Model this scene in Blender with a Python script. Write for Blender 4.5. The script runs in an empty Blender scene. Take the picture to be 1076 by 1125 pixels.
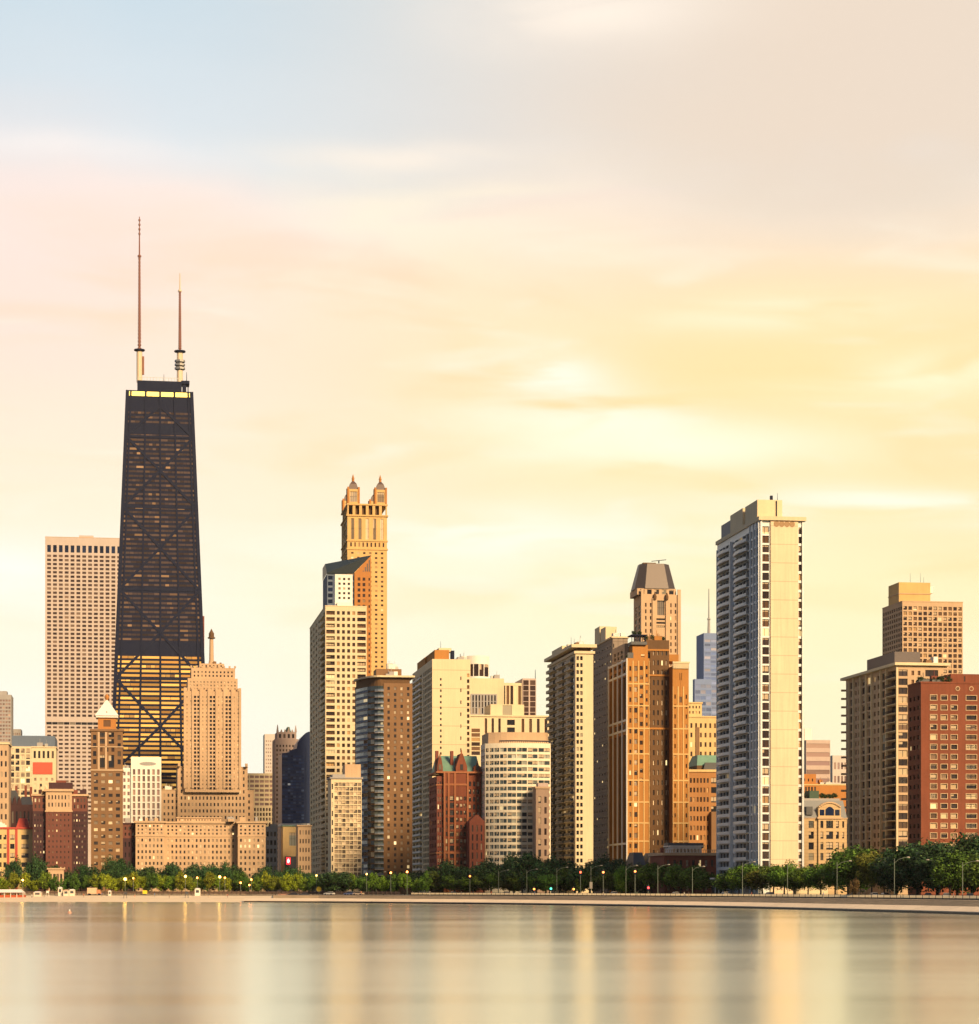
import bpy, math, random
from mathutils import Vector
S = bpy.context.scene
COL = S.collection
random.seed(7)
R = math.radians
# ------------------------------------------------------------------ camera
F, CX, HY, HC, ZG = 2600.0, 538.0, 976.0, 5.5, 2.8      # focal (photo px), centre column, horizon row, eye height, land height
cam = bpy.data.cameras.new('camera'); camo = bpy.data.objects.new('camera', cam); COL.objects.link(camo)
camo.location = (0, 0, HC); camo.rotation_euler = (R(90), 0, 0)
cam.sensor_fit = 'HORIZONTAL'; cam.sensor_width = 36; cam.lens = 36*F/1076
cam.shift_y = (HY-562.5)/1076; cam.clip_start = 1; cam.clip_end = 30000
S.camera = camo
# ------------------------------------------------------------------ exposure
S.view_settings.view_transform = 'Standard'; S.view_settings.look = 'None'
S.view_settings.exposure = 0.62; S.view_settings.gamma = 1; S.view_settings.use_curve_mapping = False
S.cycles.volume_bounces = 0; S.cycles.max_bounces = 6; S.cycles.diffuse_bounces = 3; S.cycles.glossy_bounces = 3
S.cycles.caustics_reflective = False; S.cycles.caustics_refractive = False
# ------------------------------------------------------------------ node helper
class NT:
    def __init__(s, tree): s.t = tree; tree.nodes.clear()
    def n(s, typ, **kw):
        nd = s.t.nodes.new(typ)
        for k, v in kw.items(): setattr(nd, k, v)
        return nd
    def set(s, sock, v):
        if isinstance(v, bpy.types.NodeSocket): s.t.links.new(v, sock)
        else:
            if hasattr(sock.default_value, '__len__') and not hasattr(v, '__len__'): v = [v]*len(sock.default_value)
            if hasattr(sock.default_value, '__len__') and len(sock.default_value) == 4 and len(v) == 3: v = tuple(v)+(1,)
            sock.default_value = v
    def m(s, op, a, b=0.0, c=0.0, clamp=False):
        nd = s.n('ShaderNodeMath', operation=op, use_clamp=clamp)
        s.set(nd.inputs[0], a); s.set(nd.inputs[1], b)
        if op in ('MULTIPLY_ADD', 'SMOOTH_MIN', 'COMPARE'): s.set(nd.inputs[2], c)
        return nd.outputs[0]
    def sm(s, v, a, b, t0=0.0, t1=1.0):
        nd = s.n('ShaderNodeMapRange', interpolation_type='SMOOTHSTEP', clamp=True)
        for i, x in enumerate((v, a, b, t0, t1)): s.set(nd.inputs[i], x)
        return nd.outputs[0]
    def mix(s, f, a, b, mode='MIX'):
        nd = s.n('ShaderNodeMix', data_type='RGBA', blend_type=mode)
        s.set(nd.inputs[0], f); s.set(nd.inputs[6], a); s.set(nd.inputs[7], b)
        return nd.outputs[2]
    def ramp(s, f, stops, interp='LINEAR'):
        nd = s.n('ShaderNodeValToRGB'); cr = nd.color_ramp; cr.interpolation = interp
        while len(cr.elements) < len(stops): cr.elements.new(0.5)
        for e, (p, c) in zip(cr.elements, stops): e.position = p; e.color = tuple(c)+(1,)
        s.set(nd.inputs[0], f); return nd.outputs[0]
    def xyz(s, x, y, z):
        nd = s.n('ShaderNodeCombineXYZ')
        for i, v in enumerate((x, y, z)): s.set(nd.inputs[i], v)
        return nd.outputs[0]
    def sep(s, v):
        nd = s.n('ShaderNodeSeparateXYZ'); s.set(nd.inputs[0], v); return nd.outputs
    def noise(s, vec, scale=1.0, detail=4.0, rough=0.5, dist=0.0, out=0):
        nd = s.n('ShaderNodeTexNoise'); s.set(nd.inputs['Vector'], vec)
        nd.inputs['Scale'].default_value = scale; nd.inputs['Detail'].default_value = detail
        nd.inputs['Roughness'].default_value = rough; nd.inputs['Distortion'].default_value = dist
        return nd.outputs[out]
# ------------------------------------------------------------------ sun + sky
SUN_AZ, SUN_EL = R(149), R(26)
sl_ = bpy.data.lights.new('sun', 'SUN'); sl_.energy = 4.4; sl_.angle = R(14); sl_.color = (1.0, 0.69, 0.37)
suno = bpy.data.objects.new('sun', sl_); COL.objects.link(suno)
sd = Vector((math.sin(SUN_AZ)*math.cos(SUN_EL), math.cos(SUN_AZ)*math.cos(SUN_EL), math.sin(SUN_EL)))
suno.rotation_euler = sd.to_track_quat('Z', 'Y').to_euler(); suno.location = (400, -200, 600)
W = bpy.data.worlds.new('World'); S.world = W; W.use_nodes = True
k = NT(W.node_tree)
sky = k.n('ShaderNodeTexSky', sky_type='NISHITA', sun_disc=False, sun_elevation=SUN_EL, sun_rotation=SUN_AZ, air_density=1.4, dust_density=2.5)
tc = k.n('ShaderNodeTexCoord'); dx, dy, dz = k.sep(tc.outputs['Generated'])
az = k.m('ARCTAN2', dx, dy); el = k.m('MAXIMUM', dz, 0.0)
v1 = k.xyz(k.m('MULTIPLY_ADD', el, 3.0, k.m('MULTIPLY', az, 7.0)), k.m('MULTIPLY', el, 30.0), 3.3)
n1 = k.noise(v1, 1.0, 5, 0.5, 0.6)
v2 = k.xyz(k.m('MULTIPLY', az, 5.0), k.m('MULTIPLY', el, 9.0), 8.1)
n2 = k.noise(v2, 1.0, 3, 0.5, 0.3)
v3 = k.xyz(k.m('MULTIPLY_ADD', el, 8.0, k.m('MULTIPLY', az, 14.0)), k.m('MULTIPLY', el, 80.0), 1.7)
n3 = k.noise(v3, 0.85, 3, 0.45, 0.6)
elw = k.m('ADD', el, k.m('MULTIPLY', k.m('SUBTRACT', n2, 0.5), 0.10))
elw = k.m('ADD', elw, k.m('MULTIPLY', k.m('SUBTRACT', n1, 0.5), 0.03))
RAMP = [(0.0, (1.0, .98, .87)), (.07, (1.0, .97, .83)), (.12, (1.0, .93, .73)), (.17, (.99, .85, .65)), (.22, (.97, .785, .63)),
        (.252, (.965, .775, .67)), (.270, (.90, .79, .74)), (.292, (.69, .75, .79)), (.36, (.57, .68, .75)), (.43, (.84, .79, .69)), (.66, (.62, .58, .52)), (1.0, (.30, .33, .38))]
front = k.ramp(elw, RAMP)
fr = k.sm(az, -0.16, 0.14)                       # towards the sunset the cloud sheet is warmer
warm = k.mix(k.m('MULTIPLY', fr, k.sm(elw, .25, .30)), front, (.80, .665, .54))
low = k.m('MULTIPLY', fr, k.m('SUBTRACT', 1.0, k.sm(el, .22, .30)))
warm = k.mix(low, warm, (1.0, .955, .73), 'MULTIPLY')
def blob(col, px, y, sx, sy, c, amt, nz, lo, hi):
    a0, z0 = (px-CX)/F, (HY-y)/F
    ex = k.m('POWER', k.m('DIVIDE', k.m('SUBTRACT', az, a0), sx/F), 2.0)
    ez = k.m('POWER', k.m('DIVIDE', k.m('SUBTRACT', k.m('ADD', el, k.m('MULTIPLY', k.m('SUBTRACT', n2, .5), .03)), z0), sy/F), 2.0)
    g = k.m('EXPONENT', k.m('MULTIPLY', k.m('ADD', ex, ez), -1.0))
    return k.mix(k.m('MULTIPLY', k.m('MULTIPLY', g, amt), k.sm(nz, lo, hi)), col, c)
# thin lit cloud banks, placed by direction in the sky
w_ = blob(warm, 860, 430, 360, 110, (.985, .76, .385), 1.0, n2, .05, .40)
w_ = blob(w_, 480, 330, 170, 60, (.985, .82, .56), .6, n1, .25, .6)
w_ = blob(w_, 610, 430, 62, 34, (1.0, .985, .84), .85, n1, .32, .52)
w_ = blob(w_, 655, 475, 120, 34, (1.0, .985, .84), .9, n3, .28, .56)
w_ = blob(w_, 575, 480, 70, 18, (1.0, .97, .78), .7, n3, .28, .56)
w_ = blob(w_, 480, 255, 230, 45, (1.0, .88, .68), .8, n1, .30, .6)
w_ = blob(w_, 745, 495, 190, 30, (1.0, .96, .70), 1.0, n3, .25, .48)
w_ = blob(w_, 850, 365, 150, 16, (1.0, .90, .62), .8, n3, .30, .55)
w_ = blob(w_, 1010, 430, 130, 22, (1.0, .92, .62), .9, n3, .30, .55)
w_ = blob(w_, 1000, 560, 190, 18, (1.0, .97, .80), .9, n3, .30, .55)
w_ = blob(w_, 560, 600, 240, 36, (1.0, .98, .84), .8, n3, .30, .55)
w_ = blob(w_, 640, 70, 140, 40, (1.0, .88, .75), .85, n1, .25, .55)
w_ = blob(w_, 900, 8, 240, 26, (1.0, .88, .72), .95, n1, .25, .55)
w_ = blob(w_, 900, 215, 260, 90, (.80, .665, .54), .75, n1, .2, .6)
w_ = blob(w_, 20, 330, 150, 130, (.98, .75, .655), .75, n1, .2, .6)
w_ = blob(w_, 90, 212, 150, 16, (.95, .87, .82), .55, n1, .2, .5)
w_ = blob(w_, 440, 205, 130, 14, (1.0, .87, .73), .6, n1, .2, .5)
w_ = blob(w_, 30, 640, 150, 40, (1.0, .98, .90), .85, n3, .25, .5)
streak = k.m('MULTIPLY', k.sm(n3, .56, .78), k.m('MULTIPLY', k.m('MULTIPLY', k.sm(el, .06, .12), k.sm(el, .29, .24)), 0.42))
w_ = k.mix(k.m('MULTIPLY', k.sm(n1, .52, .30), k.m('MULTIPLY', k.m('MULTIPLY', k.sm(el, .07, .14), k.sm(el, .30, .24)), .6)), w_, (.965, .875, .74), 'MULTIPLY')
w_ = k.mix(streak, w_, (1.0, .94, .78))
ff = k.sm(k.m('MULTIPLY', dy, 1.0), 0.42, 0.93)
sunw = k.sm(k.m('ADD', k.m('MULTIPLY', dx, sd.x), k.m('MULTIPLY', dy, sd.y)), 0.2, 1.0)
backc = k.mix(k.sm(el, 0.0, 0.5), (.12, .14, .185), (.11, .145, .21))
backc = k.mix(k.m('MULTIPLY', sunw, 0.6), backc, (.30, .21, .13))
skl = k.n('ShaderNodeVectorMath', operation='SCALE'); k.set(skl.inputs[0], w_); skl.inputs['Scale'].default_value = 0.755
full = k.mix(ff, backc, skl.outputs[0])
nis = k.n('ShaderNodeVectorMath', operation='SCALE'); k.set(nis.inputs[0], sky.outputs[0]); nis.inputs['Scale'].default_value = 0.05
full = k.mix(1.0, full, nis.outputs[0], 'ADD') if False else k.mix(0.06, full, nis.outputs[0])
bg = k.n('ShaderNodeBackground'); k.set(bg.inputs[0], full); bg.inputs[1].default_value = 1.0
wo = k.n('ShaderNodeOutputWorld'); k.set(wo.inputs[0], bg.outputs[0])
# ------------------------------------------------------------------ materials
def mat(name):
    m = bpy.data.materials.new(name); m.use_nodes = True
    return m, NT(m.node_tree)
def fin(q, **kw):
    p = q.n('ShaderNodeBsdfPrincipled')
    for kk, v in kw.items(): q.set(p.inputs[kk.replace('_', ' ')], v)
    o = q.n('ShaderNodeOutputMaterial'); q.set(o.inputs[0], p.outputs[0]); return p
def wall_mat(name, c, var=0.22, rough=0.85, joint=0.0, jz=3.0, jx=0.0, streak=0.14):
    """masonry or painted wall: blotches, rain streaks and, if wanted, horizontal/vertical panel joints"""
    m, q = mat(name)
    ob = q.n('ShaderNodeTexCoord').outputs['Object']
    a = q.noise(ob, 0.11, 5, 0.6); x, y, z = q.sep(ob)
    b = q.noise(q.xyz(q.m('MULTIPLY', x, 1.4), q.m('MULTIPLY', y, 1.4), q.m('MULTIPLY', z, 0.06)), 1.0, 4, 0.6)
    d = q.noise(ob, 1.7, 3, 0.6)
    f = q.m('ADD', q.m('MULTIPLY', q.m('SUBTRACT', a, .5), var*2), q.m('MULTIPLY', q.m('SUBTRACT', b, .5), streak*2))
    f = q.m('ADD', f, q.m('MULTIPLY', q.m('SUBTRACT', d, .5), var))
    f = q.m('ADD', f, 1.0)
    if joint:
        fz = q.m('FRACT', q.m('DIVIDE', z, jz)); g = q.m('LESS_THAN', fz, 0.28/jz)
        if jx:
            g2 = q.m('LESS_THAN', q.m('FRACT', q.m('DIVIDE', q.m('ADD', x, y), jx)), 0.25/jx); g = q.m('MAXIMUM', g, g2)
        f = q.m('MULTIPLY', f, q.m('SUBTRACT', 1.0, q.m('MULTIPLY', g, joint)))
    nd = q.n('ShaderNodeVectorMath', operation='SCALE'); nd.inputs[0].default_value = c; q.set(nd.inputs['Scale'], f)
    fin(q, Base_Color=nd.outputs[0], Roughness=rough, Specular_IOR_Level=0.25); return m
def glass_mat(name, dark, alt, light, pa=.25, pl=.1, plit=.0, lit=(1.0, .72, .32), strength=0.9, rough=.12, spec=.5):
    """window glass; each pane draws its own look: bare glass, curtain, pale blind or a lamp-lit room"""
    m, q = mat(name)
    r = q.m('FRACT', q.m('ADD', q.n('ShaderNodeObjectInfo').outputs['Random'], q.n('ShaderNodeNewGeometry').outputs['Random Per Island']))
    r2 = q.m('FRACT', q.m('MULTIPLY', r, 17.31))
    c = q.mix(q.m('LESS_THAN', r, pa+pl+plit), dark, alt); c = q.mix(q.m('LESS_THAN', r, pl+plit), c, light)
    sc = q.n('ShaderNodeVectorMath', operation='SCALE'); q.set(sc.inputs[0], c); q.set(sc.inputs['Scale'], q.m('MULTIPLY_ADD', r2, .8, .6))
    il = q.m('LESS_THAN', r, plit)
    wn = q.n('ShaderNodeTexWhiteNoise', noise_dimensions='1D'); q.set(wn.inputs['W'], q.m('MULTIPLY', r, 97.0))     # every pane hangs a little differently in its frame
    tl = q.n('ShaderNodeVectorMath', operation='SUBTRACT'); q.set(tl.inputs[0], wn.outputs['Color']); tl.inputs[1].default_value = (.5, .5, .5)
    ts = q.n('ShaderNodeVectorMath', operation='SCALE'); q.set(ts.inputs[0], tl.outputs[0]); ts.inputs['Scale'].default_value = .11
    ad = q.n('ShaderNodeVectorMath', operation='ADD'); q.set(ad.inputs[0], q.n('ShaderNodeNewGeometry').outputs['Normal']); q.set(ad.inputs[1], ts.outputs[0])
    nm = q.n('ShaderNodeVectorMath', operation='NORMALIZE'); q.set(nm.inputs[0], ad.outputs[0])
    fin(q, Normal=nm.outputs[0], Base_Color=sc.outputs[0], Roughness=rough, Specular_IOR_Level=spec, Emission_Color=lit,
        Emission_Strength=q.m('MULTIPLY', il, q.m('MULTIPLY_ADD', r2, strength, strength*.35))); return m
def plain(name, c, rough=.6, metal=0.0, var=.12, scale=1.2, spec=.5):
    m, q = mat(name); ob = q.n('ShaderNodeTexCoord').outputs['Object']
    f = q.m('MULTIPLY_ADD', q.noise(ob, scale, 4, .6), var*2, 1-var)
    nd = q.n('ShaderNodeVectorMath', operation='SCALE'); nd.inputs[0].default_value = c; q.set(nd.inputs['Scale'], f)
    fin(q, Base_Color=nd.outputs[0], Roughness=rough, Metallic=metal, Specular_IOR_Level=spec); return m
def glow(name, c, s):
    m, q = mat(name); fin(q, Base_Color=c, Emission_Color=c, Emission_Strength=s); return m
# ------------------------------------------------------------------ mesh builder
class MB:
    def __init__(s): s.v = []; s.f = []; s.mi = []
    def q(s, *p, m=0):
        b = len(s.v); s.v.extend(p); s.f.append(tuple(range(b, b+len(p)))); s.mi.append(m)
    def box(s, x0, x1, y0, y1, z0, z1, m=0, bottom=True):
        b = len(s.v)
        s.v += [(x0, y0, z0), (x1, y0, z0), (x1, y1, z0), (x0, y1, z0), (x0, y0, z1), (x1, y0, z1), (x1, y1, z1), (x0, y1, z1)]
        fs = [(0, 1, 5, 4), (1, 2, 6, 5), (2, 3, 7, 6), (3, 0, 4, 7), (4, 5, 6, 7)]+([(3, 2, 1, 0)] if bottom else [])
        for f in fs: s.f.append(tuple(b+i for i in f)); s.mi.append(m)
        return s
    def prism(s, pts, z0, z1, top=None, m=0, cap=True):
        """vertical prism over a counter-clockwise outline; top: outline at z1 (same count) for a taper"""
        top = top or pts; n = len(pts); b = len(s.v)
        s.v += [(p[0], p[1], z0) for p in pts]+[(p[0], p[1], z1) for p in top]
        for i in range(n):
            j = (i+1) % n; s.f.append((b+i, b+j, b+n+j, b+n+i)); s.mi.append(m)
        if cap: s.f.append(tuple(b+n+i for i in range(n))); s.mi.append(m)
        return s
    def tube(s, p, q, r0, r1, n=6, m=0, cap=True):
        p, q = Vector(p), Vector(q); d = (q-p).normalized()
        a = d.orthogonal().normalized(); c = d.cross(a); b = len(s.v)
        for o, r in ((p, r0), (q, r1)):
            for i in range(n):
                t = 2*math.pi*i/n; s.v.append(tuple(o+(a*math.cos(t)+c*math.sin(t))*r))
        for i in range(n):
            j = (i+1) % n; s.f.append((b+i, b+j, b+n+j, b+n+i)); s.mi.append(m)
        if cap: s.f.append(tuple(b+n+i for i in range(n))); s.mi.append(m); s.f.append(tuple(b+n-1-i for i in range(n))); s.mi.append(m)
        return s
    def beam(s, p, q, w, t, out, m=0):
        """bar of width w from p to q, standing t out of a surface whose outward direction is `out`"""
        p, q, out = Vector(p), Vector(q), Vector(out).normalized(); side = (q-p).cross(out).normalized()*w/2
        b = len(s.v)
        for o in (p, q):
            for a, c in ((side, 0), (-side, 0), (-side, t), (side, t)): s.v.append(tuple(o+a+out*c))
        for f in ((0, 1, 2, 3), (7, 6, 5, 4), (0, 4, 5, 1), (1, 5, 6, 2), (2, 6, 7, 3), (3, 7, 4, 0)): s.f.append(tuple(b+i for i in f)); s.mi.append(m)
        return s
    def lathe(s, prof, n=16, c=(0, 0), m=0):
        b = len(s.v)
        for r, z in prof:
            for i in range(n):
                t = 2*math.pi*i/n; s.v.append((c[0]+r*math.cos(t), c[1]+r*math.sin(t), z))
        for k_ in range(len(prof)-1):
            for i in range(n):
                j = (i+1) % n; s.f.append((b+k_*n+i, b+k_*n+j, b+(k_+1)*n+j, b+(k_+1)*n+i)); s.mi.append(m)
        s.f.append(tuple(b+(len(prof)-1)*n+i for i in range(n))); s.mi.append(m)
        return s
    def mesh(s, name, mats):
        me = bpy.data.meshes.new(name); me.from_pydata(s.v, [], s.f)
        for mm in (mats if isinstance(mats, (list, tuple)) else [mats]): me.materials.append(mm)
        if any(s.mi): me.polygons.foreach_set('material_index', s.mi)
        me.update(); return me
    def build(s, name, mats, parent=None, loc=None, smooth=False):
        me = s.mesh(name, mats)
        if smooth: me.polygons.foreach_set('use_smooth', [True]*len(me.polygons))
        return link(name, me, parent, loc)
def link(name, me, parent=None, loc=None, rz=None):
    o = bpy.data.objects.new(name, me); COL.objects.link(o)
    if parent is not None: o.parent = parent
    if loc is not None: o.location = loc
    if rz is not None: o.rotation_euler = (0, 0, rz)
    return o
def tag(o, label=None, cat=None, group=None, kind=None):
    if label: o['label'] = label
    if cat: o['category'] = cat
    if group: o['group'] = group
    if kind: o['kind'] = kind
    return o
def thing(name, label, cat, loc=(0, 0, 0), rz=0, group=None):
    o = link(name, None, None, loc, rz); return tag(o, label, cat, group)
def dup(root, loc, rz=0, label=None, scale=None):
    r = root.copy(); COL.objects.link(r); r.location = loc; r.rotation_euler = (0, 0, rz)
    if scale: r.scale = scale
    if label: r['label'] = label
    for ch in list(root.children):
        c = ch.copy(); COL.objects.link(c); c.parent = r
        for g in list(ch.children):
            d = g.copy(); COL.objects.link(d); d.parent = c
    return r
def at(px, D, z=None, y=None):
    X = (px-CX)/F*D
    return (X, D, z if z is not None else HC+(HY-y)/F*D)
# ------------------------------------------------------------------ palette
LIME = wall_mat('warm_limestone', (.52, .37, .24)); LIME2 = wall_mat('tan_limestone', (.50, .36, .235))
CREAM = wall_mat('cream_concrete', (.66, .56, .38), .14); CREAMP = wall_mat('cream_panels', (.70, .59, .40), .10, joint=.35, jz=8.6)
WHITE = wall_mat('white_painted_concrete', (.80, .78, .73), .10); ORANGE = wall_mat('orange_brick', (.40, .185, .050))
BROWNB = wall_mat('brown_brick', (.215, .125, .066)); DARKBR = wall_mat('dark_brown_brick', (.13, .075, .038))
RED = wall_mat('red_brick', (.20, .064, .036), .30, streak=.26); REDT = wall_mat('red_terracotta', (.34, .135, .065)); DKRED = wall_mat('deep_red_brick', (.20, .065, .045)); PLUM = wall_mat('plum_brick', (.062, .03, .034))
MAROON = wall_mat('maroon_brick', (.155, .062, .048)); PINK = wall_mat('pinkish_granite', (.50, .40, .36), .12); PINKG = wall_mat('pale_pink_grey_marble', (.50, .43, .40), .12)
GREYT = wall_mat('grey_brown_tile', (.27, .22, .18), .15, joint=.3, jz=2.7, jx=2.2); GREYC = wall_mat('grey_concrete', (.34, .33, .33), .12)
SLATE = plain('dark_slate', (.05, .055, .065), .5); ROOFD = plain('roof_tar', (.10, .09, .085), .9); COPPER = plain('green_copper', (.16, .30, .22), .6, var=.25, scale=.4)
BLACKM = plain('black_anodised_steel', (.008, .013, .038), .6, var=.2, spec=.12); MANS = plain('dark_bronze_roof', (.085, .070, .066), .45, .3)
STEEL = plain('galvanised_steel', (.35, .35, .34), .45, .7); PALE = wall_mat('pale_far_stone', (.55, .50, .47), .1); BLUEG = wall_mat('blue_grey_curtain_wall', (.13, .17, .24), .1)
HAZEB = wall_mat('haze_blue_panels', (.19, .26, .46), .08)  # distance haze of the spired tower put into its wall colour
YEL = wall_mat('yellow_stone', (.62, .45, .22)); GOLDST = wall_mat('golden_limestone', (.60, .40, .17)); TERRA = wall_mat('orange_terracotta', (.42, .185, .055))
BLIND = plain('drawn_blind', (.46, .37, .26), .8)
REDP = plain('red_paint', (.42, .05, .03)); ROOFW = plain('white_roof_sheet', (.78, .74, .70), .5); WHITEM = plain('white_enamel', (.75, .72, .68), .4)
G = dict(
 dark=glass_mat('glass_dark', (.022, .022, .028), (.08, .062, .05), (.36, .29, .21), .25, .08, .02),
 warm=glass_mat('glass_orange_reflection', (.04, .024, .019), (.12, .066, .035), (.40, .26, .13), .30, .10, .03),  # orange reflection painted into the pane colours
 blue=glass_mat('glass_blue_tint', (.032, .050, .060), (.085, .115, .125), (.34, .36, .32), .32, .12, .01, rough=.06),
 brown=glass_mat('glass_brown_tint', (.05, .03, .028), (.085, .055, .045), (.15, .105, .08), .4, .15, .0),
 lit=glass_mat('glass_some_lit', (.045, .035, .035), (.15, .10, .07), (.45, .35, .22), .25, .12, .07, (1.0, .66, .26), .5),
 shade=glass_mat('glass_with_pale_blinds', (.034, .030, .033), (.26, .21, .16), (.55, .45, .32), .26, .20, .05),
 night=glass_mat('glass_near_black', (.014, .015, .02), (.05, .045, .045), (.16, .14, .12), .2, .06, .02, (1, .66, .28), .5),
 tint=glass_mat('glass_deep_navy', (.008, .017, .048), (.012, .022, .06), (.03, .045, .09), .3, .1, .008, (.9, .85, .75), .5, rough=.06, spec=.3),
 hall=glass_mat('office_strip_glass', (.056, .042, .046), (.074, .054, .052), (.125, .083, .062), .34, .10, .03, (1.0, .48, .16), .30, rough=.2, spec=.12),
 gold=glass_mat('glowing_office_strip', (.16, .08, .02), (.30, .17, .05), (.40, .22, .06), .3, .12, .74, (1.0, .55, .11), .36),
 navy=glass_mat('glass_navy_block', (.046, .080, .20), (.06, .10, .24), (.11, .16, .30), .35, .12, .004, (.9, .85, .75), .4, spec=.3),
 pale=glass_mat('glass_with_cream_blinds', (.20, .15, .10), (.33, .26, .18), (.50, .41, .29), .35, .25, .0, rough=.3),
 patch=glass_mat('patchy_screens', (.09, .07, .055), (.30, .23, .16), (.50, .41, .30), .36, .26, .0, rough=.3),
 hazeb=glass_mat('haze_blue_glass', (.10, .16, .36), (.13, .19, .40), (.24, .25, .36), .4, .2, .0, rough=.3),  # distance haze put into the pane colours
 pinkg=glass_mat('glass_pink_reflection', (.22, .15, .15), (.28, .19, .17), (.40, .28, .24), .4, .2, .0),
)
# ------------------------------------------------------------------ building kit
TH = R(8.6); CT, ST = math.cos(TH), math.sin(TH)     # the street grid is turned 8.6 degrees to the view
PANES = {}
def pane_mesh(w, h, g, det, var=0):
    key = (round(w, 3), round(h, 3), g, det, var)
    if key not in PANES:
        mb = MB(); pane_into(mb, w, h, det, var=var); PANES[key] = mb.mesh('window', [G[g], BLACKM, BLIND])
    return PANES[key]
def pane_into(mb, w, h, det, T=lambda x, y, z: (x, y, z), var=0):
    q = lambda a, b, c, d, m: mb.q(T(*a), T(*b), T(*c), T(*d), m=m)
    q((0, 0, 0), (w, 0, 0), (w, 0, h), (0, 0, h), 0)
    t = .09
    if var:      # a blind let down part of the way, over the whole pane or one leaf of it
        bh = h*(0, .22, .45, .75)[var]; x1 = w*(1, 1, .5, 1)[var]
        q((0, -.03, h-bh), (x1, -.03, h-bh), (x1, -.03, h), (0, -.03, h), 2)
    def bar(x0, x1, z0, z1):
        q((x0, -t, z0), (x1, -t, z0), (x1, -t, z1), (x0, -t, z1), 1)
        q((x0, -t, z1), (x1, -t, z1), (x1, 0, z1), (x0, 0, z1), 1); q((x0, 0, z0), (x0, -t, z0), (x0, -t, z1), (x0, 0, z1), 1)
    if det >= 1:
        n = max(1, int(round(w/1.3)))
        for i in range(1, n): bar(w*i/n-.06, w*i/n+.06, 0, h)
    if det >= 2: bar(0, w, h*.52-.05, h*.52+.05)
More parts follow.
